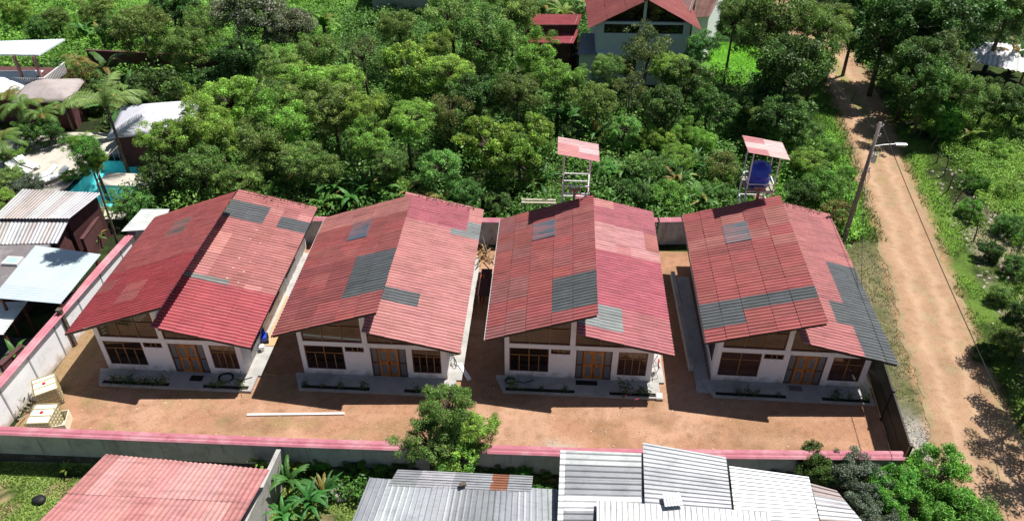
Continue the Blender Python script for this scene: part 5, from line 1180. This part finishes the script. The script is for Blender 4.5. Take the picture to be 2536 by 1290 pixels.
t_(2450,232,3.2,50,'dark','dark shrubbery just below the white sheet roof', group=GR)
t_(2520,255,2.6,44,'dark','dark bush under the right end of the white sheet roof', 'shrub', GR)
t_(2330,275,2.4,50,'bright','leafy green bush near the leaning fence sticks', 'shrub', GR)
t_(2350,305,1.6,34,'bright','small umbrella-shaped bush by the field fence', 'shrub', GR)
GD = 'shrubs scattered in the field on the right'
for px, py, z, rp, k, lb in ((2420,455,1.1,48,'bright','light shrub in the middle of the field'),(2400,520,1.0,44,'bright','leafy shrub behind the middle fence posts'),(2500,560,1.4,60,'blue','large deep green shrub at the right edge, lower field'),(2505,470,1.2,44,'light','pale green shrub at the right edge of the field'),(2455,625,1.2,46,'dark','dark shrub by the eroded bank'),(2520,660,1.3,50,'dark','bushy shrub at the right edge below the large deep green one'),(2480,730,1.1,42,'olive','thin shrub on the rubble bank'),(2480,380,1.0,46,'light','bright mound shrub among the vines'),(2530,340,1.1,40,'dark','round dark shrub at the edge near the vines'),(2525,770,1.2,40,'dark','dark shrub at the right edge above the tree shadow'),(2500,850,1.3,64,'olive','dusky shrub in the shade beside the near road'),(2440,870,1.0,42,'dark','low dusky shrub on the shaded road verge')):
    t_(px,py,z*.55,rp*.62,k,lb,'shrub',GD)
# near trees
t_(1110,1005,3.1,74,'olive','leafy tree leaning over the pink coping in front of the second house', group='near trees')
t_(1062,1085,2.2,66,'olive','low spreading crown at the bottom left of the leafy tree on the coping', group='near trees', sq=.8)
t_(1175,1060,2.3,48,'light','pale side crown right of the leafy tree on the coping', group='near trees')
t_(2310,1185,1.1,76,'bright','large vivid green bush at the corner of the near road', 'shrub', 'near trees')
t_(2370,1275,1.1,70,'long','long-leaved bush at the near road edge, lower right', 'shrub', 'near trees')
t_(2250,1255,1.0,66,'bright','green bush below the large vivid one', 'shrub', 'near trees')
t_(2120,1190,1.2,60,'grey','silvery grey-green bush against the pink coping', 'shrub', 'near trees')
t_(2200,1210,1.3,52,'bright','yellow-green leafy bush between the silvery and the vivid bush', 'shrub', 'near trees')
t_(2165,1280,1.1,52,'grey','grey-green bush at the near edge beside the tin roofs', 'shrub', 'near trees')
t_(2020,1160,1.0,50,'dark','dark hedge bush left of the silvery bush', 'shrub', 'near trees')
t_(2420,1290,1.0,50,'long','willow-leaved shoots over the road at the bottom edge', 'shrub', 'near trees')
for i, (px, py, rp, k, lb) in enumerate(((1350,1130,44,'dark','hedge bush left of the tall tin roofs'),(1290,1140,44,'bright','green hedge bush in the wall shadow'),(1240,1155,44,'dark','dark hedge bush right of the leaning tree'),(1000,1140,44,'dark','hedge bush left of the leaning tree'),(935,1130,44,'bright','leafy hedge bush under the near coping'),(870,1125,44,'dark','dark hedge bush by the near wall'),(800,1120,40,'bright','loose leafy bush beside the block wall'),(1850,1155,44,'bright','vine bush behind the white tin roof'),(1930,1170,44,'dark','dark vine bush near the silvery bush'),(1170,1150,48,'dark','shaded bush below the leaning tree'))):
    t_(px,py+20,.0,rp*.85,k,lb,'shrub','bushes along the outside of the near wall')
t_(1130,1120,1.4,64,'yellow','yellow-green bush at the foot of the leafy tree by the coping','shrub','near trees')
# trees just outside the frame whose shade falls on the road
for x, y, z, r, k in ((23.3,27.2,5.0,1.4,'sparse'),(23.2,24.6,5.0,1.8,'sparse'),(26.0,31.9,5.0,2.1,'olive'),(24.9,28.9,5.2,1.8,'sparse')):
    T = empty('tree', (x,y,0), x, 'tree beyond the right edge shading the near dirt road', 'tree', 'trees just beyond the right edge of the picture')
    me, cc = crown_mesh(k, 0); c_ = bpy.data.objects.new('crown', me); COL.objects.link(c_); c_.parent = T; c_.location = (0,0,z); c_.scale = (r,r,r*.8)
    w_ = bpy.data.objects.new('trunk', trunk_mesh(k, 0, z/r)); COL.objects.link(w_); w_.parent = T; w_.scale = (r,r,r)

# ------------------------------------------------------------------ bananas and palms
banana(300,215,2.0,'tall dark broad-leaved banana plant in the middle of the tropical garden', BMd, z=2)
banana(262,170,1.7,'dark banana plant in front of the maroon garden wall')
banana(330,255,1.5,'broad-leaved plant just above the white pyramid roof', BMy)
banana(440,185,1.5,'pale green banana plant right of the tropical garden', BMy)
banana(470,100,1.4,'yellow-green banana plant in front of the upper maroon wall', BMy)
banana(415,200,1.2,'low broad-leaved plant left of the pale banana plant')
banana(250,85,1.2,'banana plant at the foot of the bright slope')
banana(205,75,1.1,'small banana plant above the pavilion roof')
banana(800,58,1.6,'bright banana plant beside the small grey house', BMy)
banana(675,165,1.5,'feathery banana plant against the maroon wall below the blossoms')
banana(865,150,1.4,'upright banana plant deep in the thicket')
banana(1395,35,1.5,'banana plant at the top edge behind the stepped red sheds', BMy)
banana(1345,20,1.4,'banana plant left of the one behind the red sheds')
banana(1455,20,1.4,'banana plant between the red sheds and the red gable')
banana(1400,290,1.5,'banana plant in the shade above the empty water tower')
banana(1440,275,1.3,'dark banana plant right of the one above the empty tower', BMd)
banana(1475,330,1.4,'banana plant beside the roof of the empty tower', BMd)
banana(830,465,1.3,'tall narrow banana plant behind the gap between the first two roofs')
banana(800,500,1.1,'banana plant close behind the leftmost roof corner')
banana(870,490,1.1,'broad-leaved plant behind the back left edge of the second roof')
banana(905,460,1.0,'dark banana plant behind the second roof', BMd)
banana(1340,450,1.2,'drooping banana plant behind the plank rack', BMd)
banana(1440,140,1.2,'banana plant by the grey-blue lean-to', BMd)
banana(2400,335,.8,'banana seedling in the field', BMy)
banana(2515,140,1.6,'banana plant in front of the white sheet roof')
rq = random.Random(31)
for i in range(34):
    px = rq.uniform(400,1240) if i < 22 else rq.uniform(1480,1760); py = rq.uniform(430,500) if i < 22 else rq.uniform(400,500)
    x, y, _ = at(px, py, 1.4); s_ = rq.uniform(.75,1.15)
    if y < 41.2: continue
    T = plant('broad_leaf_plant', rq.choice((BM[0],BM[1],BMd,BMd)), x, y, 'banana-like broad-leaved plant in the undergrowth just behind the house roofs', 'plant', s_, 'broad-leaved plants behind the house roofs', rq.uniform(0,6), ([(0,0,-.1),(0,0,1.05*s_)], [.1,.07], 'stem'))
for px, py, s_, lb, me in ((715,1185,1.0,'largest dark banana plant right of the block wall',BMn),(765,1235,.95,'banana plant at the bottom edge with torn leaves',BMn),(700,1265,.8,'banana plant leaning over the block wall',BMn),(800,1205,.75,'banana plant nearest the grey boulder',BMd),(725,1140,.6,'small leafy shoots growing over the end of the block wall',BMy),(640,1130,.5,'light green sprig beside the near red roof',BMy),(150,1130,.3,'tiny green sprout at the foot of the near wall',BMy),(165,1215,.45,'leafy weed clump by the near red roof',BMy),(40,880,.7,'green leafy bush in the dark courtyard',BM[1]),(12,940,.6,'bush at the left edge against the white side wall',BM[0])):
    x, y, _ = at(px, py, .6 if py > 1100 else .8); plant('banana_plant' if s_ > .8 else 'broad_leaf_plant', me, x, y, lb, 'banana plant' if s_ > .8 else 'plant', s_, None, px*.3)
for i, (px, py, s_, lb) in enumerate(((240,590,.55,'yellowing leafy clump at the foot of the thin palm trunk'),(215,570,.5,'small bush in the gap beside the rusty tin roof'),(255,545,.6,'leafy plant in the gap behind the pale blue carport'))):
    x, y, _ = at(px, py, .6); plant('broad_leaf_plant', BMy if i else BM[0], x, y, lb, 'plant', s_, None, px*.3)
PMs = [palm_mesh(0,14,2.8,(.20,.30,.08),.0,0,1.15,1.5,.75), palm_mesh(1,14,2.1,(.13,.24,.045),.12,0,.9,2.2,.55), palm_mesh(2,14,1.9,(.20,.25,.045),.35,0,.7,2.4,.5)]
def palm(px, py, z, sc, v, label, th=.11):
    x, y, _ = at(px, py, z); g0 = float(gz(x,y)); T = empty('palm_tree', (x,y,g0), px*.1, label, 'palm tree')
    o = bpy.data.objects.new('fronds', PMs[v]); COL.objects.link(o); o.parent = T; o.location = (0,0,z-g0); o.scale = (sc,)*3
    MB().tube([(.0,0,-.1),(.05,.02,(z-g0)*.5),(0,0,z-g0)], [th*1.2,th*.9,th], 8).build('trunk', M['bark'], T, smooth=True)
palm(262,262,5.2,1.15,0,'tall feathery palm in front of the pool, largest palm')
palm(215,350,4.6,.55,1,'drooping dark-leaved palm crown left of the largest palm')
palm(55,265,2.6,1.0,1,'clustered palm left of the beige-grey hut')
palm(20,235,2.8,.9,2,'yellowish palm at the left edge by the huts')
palm(105,285,2.2,.8,1,'low palm just below the beige-grey hut')
palm(190,148,2.6,.9,2,'orange-yellow palm right of the white-railed pavilion')
palm(5,350,2.2,.9,1,'palm at the left edge above the clipped hedge')
palm(160,262,2.2,.7,1,'small palm between the beige hut and the tall palm')
palm(1550,170,2.8,.5,2,'little palm with white-edged fronds before the pale blue house')
palm(660,190,2.8,.8,1,'feather palm against the maroon wall')
t_(205,195,2.4,36,'magenta','bougainvillea with magenta blossoms beside the beige-grey hut','shrub','garden plants')
t_(190,238,1.6,36,'magenta','lower green half of the bougainvillea','shrub','garden plants')
t_(62,462,.5,40,'grey','clipped grey-green hedge around the sun terrace','shrub','garden plants', .7)
t_(25,440,.8,40,'olive','low hedge end at the left edge of the terrace','shrub','garden plants', .7)
t_(25,385,.7,28,'light','hedge piece behind the loungers at the left','shrub','garden plants', .7)
t_(172,432,.5,20,'light','spiky green plants between the loungers and the pool','shrub','garden plants', .8)
t_(125,318,1.4,32,'dark','dark garden bush behind the sun terrace','shrub','garden plants')
t_(60,330,1.4,34,'dark','dark garden bush at the back left of the terrace','shrub','garden plants')
t_(10,490,.8,36,'light','green bush at the left edge behind the stained tin roof','shrub','garden plants')
t_(380,225,3.4,62,'dark','dark leafy tree behind the white pyramid roof','tree','garden plants')
t_(240,232,1.6,36,'dark','dark undergrowth tree at the centre of the tropical garden','shrub','garden plants')
# tall thin-stemmed tree rising behind the white side wall; its shade falls on the blue carport roof
b_ = Vector(at(284,600,1.9)); b_.z = 0; c1_ = Vector(at(213,372,8.7)); T = empty('thin_tree', b_, 0, 'tall thin-stemmed tree behind the white side wall with drooping dark leaf clusters', 'tree')
q_ = c1_-b_; MB().tube([(0,0,0), q_*.35+Vector((.1,0,.1)), q_*.7+Vector((.05,0,0)), q_-Vector((0,0,.2))], [.085,.07,.055,.04], 7).build('trunk', M['bark'], T, smooth=True)
me, cc = crown_mesh('long', 1)
for k_, (dx, dy, dz, r_) in enumerate(((0,0,.1,.75),(-.15,.1,-.9,.6),(.35,.1,-.5,.45),(-.5,0,.5,.4))):
    o = bpy.data.objects.new('leaf_cluster', me); COL.objects.link(o); o.parent = T; o.location = q_+Vector((dx,dy,dz)); o.scale = (r_,r_,r_*.9); o.rotation_euler = (0,0,k_)
k_ = q_*.74; e_ = Vector(at(292,362,7.6))-b_; MB().tube([k_, k_*.6+e_*.4+Vector((-.15,0,.35)), e_], [.03,.025,.015], 6).build('dead_stalk', M['greyplank'], T)

# ------------------------------------------------------------------ undergrowth, meadow and grass (countless)
rg = np.random.default_rng(99)
BOXES = [(-46,40.6,-28.6,54), (2.5,61,11.5,73), (-4,62,3,73), (-49,50,-36,62), (-33,46,-26,55), (34,63,43,73)]
def free(x, y, pad=.3):
    a, b = road_edges(y); ok = ~((x > a-pad-1.4) & (x < b+pad))
    ok &= ~in_poly(x, y, [(-26.4,20.9),(16.9,20.9),(17.6,29),(17.9,42.0),(-2,41.2),(-26.2,40.4)])
    for bx in BOXES: ok &= ~((x > bx[0]) & (x < bx[2]) & (y > bx[1]) & (y < bx[3]))
    ok &= np.hypot((x-16.8)*.95, (y-71)*.8) > 4.3
    ok &= ~((x < -25.6) & (y < 41.0))
    return ok
def scrub(name, label, n, xr, yr, test, cols, per=34, leaf=.2, rad=(.35,.8), hmax=.9, asp=.5, seed=1, hn=.35, upb=.8, fr=True):
    r = np.random.default_rng(seed)
    x = r.uniform(*xr, n); y = r.uniform(*yr, n); k = test(x, y) & (free(x, y) if fr else True); x, y = x[k], y[k]; m = len(x)
    h = hmax*(.25+.75*fbm(x, y, hn, seed))*r.uniform(.5,1.2,m); R0 = r.uniform(*rad, m)
    idx = np.repeat(np.arange(m), per); N_ = len(idx)
    d = r.normal(size=(N_,3)); d[:,2] = np.abs(d[:,2])*upb+.15; d /= np.linalg.norm(d,axis=1,keepdims=True)
    gzv = gz(x, y)
    pos = np.stack([x,y,gzv+h*.45],1)[idx]+d*np.stack([R0,R0,h*.6],1)[idx]*(r.uniform(.5,1.05,N_)[:,None])
    nm = d*.5+r.normal(size=(N_,3))*.5+np.array([0,0,.6]); nm /= np.linalg.norm(nm,axis=1,keepdims=True)
    L = leaf*r.uniform(.5,1.4,N_)
    V = leaf_quads(pos, nm, L, L*asp, r, .3)
    cs = np.array(cols)*1.15; w = fbm(x, y, .22, seed+3); ci = np.clip(((w-.25)*2*len(cs)).astype(int), 0, len(cs)-1)
    c = cs[ci][idx]*r.uniform(.7,1.3,N_)[:,None]*r.uniform(.8,1.25,m)[idx][:,None]
    return tag(np_mesh(name, V, 4, M['leaf_fixed'], np.repeat(c,4,0)), label, 'undergrowth', kind='stuff')
scrub('undergrowth', 'dense dark green undergrowth filling the gaps between the trees', 7600, (-34,24), (40.5,100), lambda x,y: (x < np.interp(y,[40,100],[18,24]))&~((x<-22)&(y>64)), [(.085,.19,.035),(.11,.24,.045),(.09,.20,.04),(.15,.29,.05)], per=48, leaf=.24, rad=(.5,1.1), hmax=3.0, seed=2)
scrub('bright_thicket', 'bright green leafy thicket between the two water towers and the road', 2600, (3,22.5), (42.2,56), lambda x,y: (x > 9- (y-42)*.3)&(fbm(x,y,.3,8)>.30), [(.15,.33,.04),(.12,.27,.035),(.18,.37,.045)], per=60, leaf=.2, rad=(.35,.8), hmax=1.3, seed=3)
scrub('green_slope', 'bright green tangled slope of shrubs in the upper left', 3600, (-75,-20), (64,112), lambda x,y: x < -20-(y-64)*-.02, [(.15,.31,.05),(.19,.37,.06),(.12,.25,.04)], per=44, leaf=.26, rad=(.6,1.3), hmax=1.9, seed=4)
scrub('garden_undergrowth', 'dark leafy planting under the palms of the tropical garden', 1400, (-50,-26), (53,66), lambda x,y: y>0*x, [(.05,.11,.025),(.07,.15,.03),(.085,.18,.04)], per=34, leaf=.32, rad=(.5,1.0), hmax=1.4, seed=5)
scrub('vine_field', 'bright yellow-green vines mounded over the field on the right', 3000, (26,50), (42,66), lambda x,y: (fbm(x,y,.35,4)>.40)&(x > np.interp(y,[42,52,60,66],[29.4,29.4,29.6,30.5])), [(.21,.38,.05),(.16,.31,.04),(.25,.42,.06)], per=90, leaf=.12, rad=(.35,.8), hmax=.95, seed=6)
scrub('far_undergrowth', 'dark undergrowth below the trees right of the road', 2200, (27,72), (60,105), lambda x,y: x > road_edges(y)[1]+.5, [(.045,.10,.025),(.06,.14,.03)], per=34, leaf=.34, rad=(.6,1.2), hmax=1.8, seed=7)
scrub('field_weeds', 'low weeds dotted over the lower field and rubble bank', 1100, (22.8,42), (26,60), lambda x,y: (x > road_edges(y)[1]+np.where(y < 48, 5.2, 3.0))&(fbm(x,y,.5,2)>.47), [(.09,.19,.035),(.13,.25,.045)], per=30, leaf=.13, rad=(.2,.5), hmax=.6, seed=8)
scrub('wall_creepers', 'creepers and weeds in the strip outside the near wall', 520, (-11,15.5), (21.0,22.2), lambda x,y: y < 22.2, [(.05,.13,.025),(.07,.17,.03)], per=34, leaf=.17, rad=(.2,.4), hmax=1.0, seed=9, fr=False)
def grass(name, label, n, xr, yr, test, cols, h=(.06,.16), seed=1, wid=.03):
    r = np.random.default_rng(seed); x = r.uniform(*xr,n); y = r.uniform(*yr,n); k = test(x,y); x, y = x[k], y[k]; m = len(x)
    a = r.uniform(0,6.28,m); hh = r.uniform(*h,m)*(.5+fbm(x,y,.8,seed)); w = wid*r.uniform(.6,1.4,m); z = gz(x,y)
    b = np.stack([x,y,z],1); s_ = np.stack([np.cos(a),np.sin(a),0*a],1)*w[:,None]; t = np.stack([r.normal(size=m)*.4*hh, r.normal(size=m)*.4*hh, hh],1)
    V = np.stack([b-s_, b+s_, b+t],1).reshape(-1,3)
    cs = np.array(cols); c = cs[r.integers(0,len(cs),m)]*r.uniform(.7,1.3,m)[:,None]
    return tag(np_mesh(name, V, 3, M['leaf_fixed'], np.repeat(c,3,0)), label, 'grass', kind='stuff')
G1 = [(.10,.20,.03),(.12,.24,.035),(.16,.19,.06)]; G2 = [(.17,.16,.08),(.12,.13,.05),(.20,.18,.10)]
grass('verge_grass', 'green grass on the right verge of the dirt road', 42000, (22,31), (28,66), lambda x,y: (x > road_edges(y)[1]+.1)&(x < road_edges(y)[1]+3.4)&(fbm(x,y,.8,7)>.40), G1, (.05,.14), 1)
grass('far_verge_grass', 'lush grass on the left verge at the far end of the dirt road', 26000, (18,26), (42,70), lambda x,y: (x < road_edges(y)[0]+.1)&(x > road_edges(y)[0]-2.6), G1, (.1,.3), 2)
grass('dry_grass', 'patchy dry grass between the roof by the road and the dirt road', 30000, (16.5,22), (21,43), lambda x,y: (x < road_edges(y)[0]+.2)&(x > road_edges(y)[0]-3.3)&(x > 17.3)&(fbm(x,y,1.2,2)>.40), G2, (.03,.09), 3, .02)
grass('lot_grass', 'rough green grass on the near lots', 60000, (-26,-2), (16.5,22.2), lambda x,y: fbm(x,y,.8,5)>.36, [(.22,.36,.07),(.26,.42,.08),(.24,.28,.09)], (.04,.13), 4)
grass('lawn', 'smooth bright lawn beyond the trees', 16000, (12,22), (66,76), lambda x,y: np.hypot((x-16.8)*.95,(y-71)*.8) < 4.3, [(.13,.34,.03)], (.04,.08), 5)
grass('field_grass', 'tufts of grass over the open field on the right', 46000, (26,48), (34,64), lambda x,y: (x > road_edges(y)[1]+3.2)&(fbm(x,y,.5,4)>.46), G1, (.08,.22), 6, .035)
grass('yard_weeds', 'small weeds growing at the edges of the ochre yard', 15000, (-25.4,16), (22.7,39), lambda x,y: ((y < 23.4+.9*fbm(x,y,.8,2))|(x < -24.3))&(fbm(x,y,1.6,9)>.52), [(.13,.17,.04),(.18,.17,.07)], (.03,.1), 9, .02)
# rubble on the bank
n = 900; sx = rg.uniform(24,33,n); sy = rg.uniform(27,52,n); ed = road_edges(sy)[1]; k = (sx > ed+1.5)&(sx < ed+6.5); sx, sy = sx[k], sy[k]; n = len(sx)
sz = rg.uniform(.03,.13,n)
Vs = oc[None]*sz[:,None,None]*rg.uniform(.6,1.3,(n,6,1))+np.stack([sx,sy,gz(sx,sy)+.02],1)[:,None]
tag(np_mesh('rubble', Vs.reshape(-1,3), 3, M['dirt'], np.repeat(np.array([.36,.32,.28])*rg.uniform(.6,1.3,n)[:,None],6,0), faces=(F0[None]+np.arange(n)[:,None,None]*6).reshape(-1,3)), 'pale stones and rubble on the eroded bank', 'rubble', kind='stuff')
for i, (px, py, l_, a) in enumerate(((2460,405,1.4,.4),(2395,395,1.0,-.6),(2490,470,1.5,2.6),(2415,412,.9,.2))):
    x, y, _ = at(px, py, .1); t = empty('fallen_branch', (x,y,float(gz(x,y))+.08), a, ['bleached fallen branch near the top of the bare patch in the field','short pale stick left in the bare patch','long bleached branch lying lowest in the field','small pale stick beside the bleached branch'][i], 'branch')
    MB().tube([(-l_/2,0,0),(0,.08,.05),(l_/2,0,.1)], [.05,.04,.02], 6).build('wood', M['greyplank'], t)
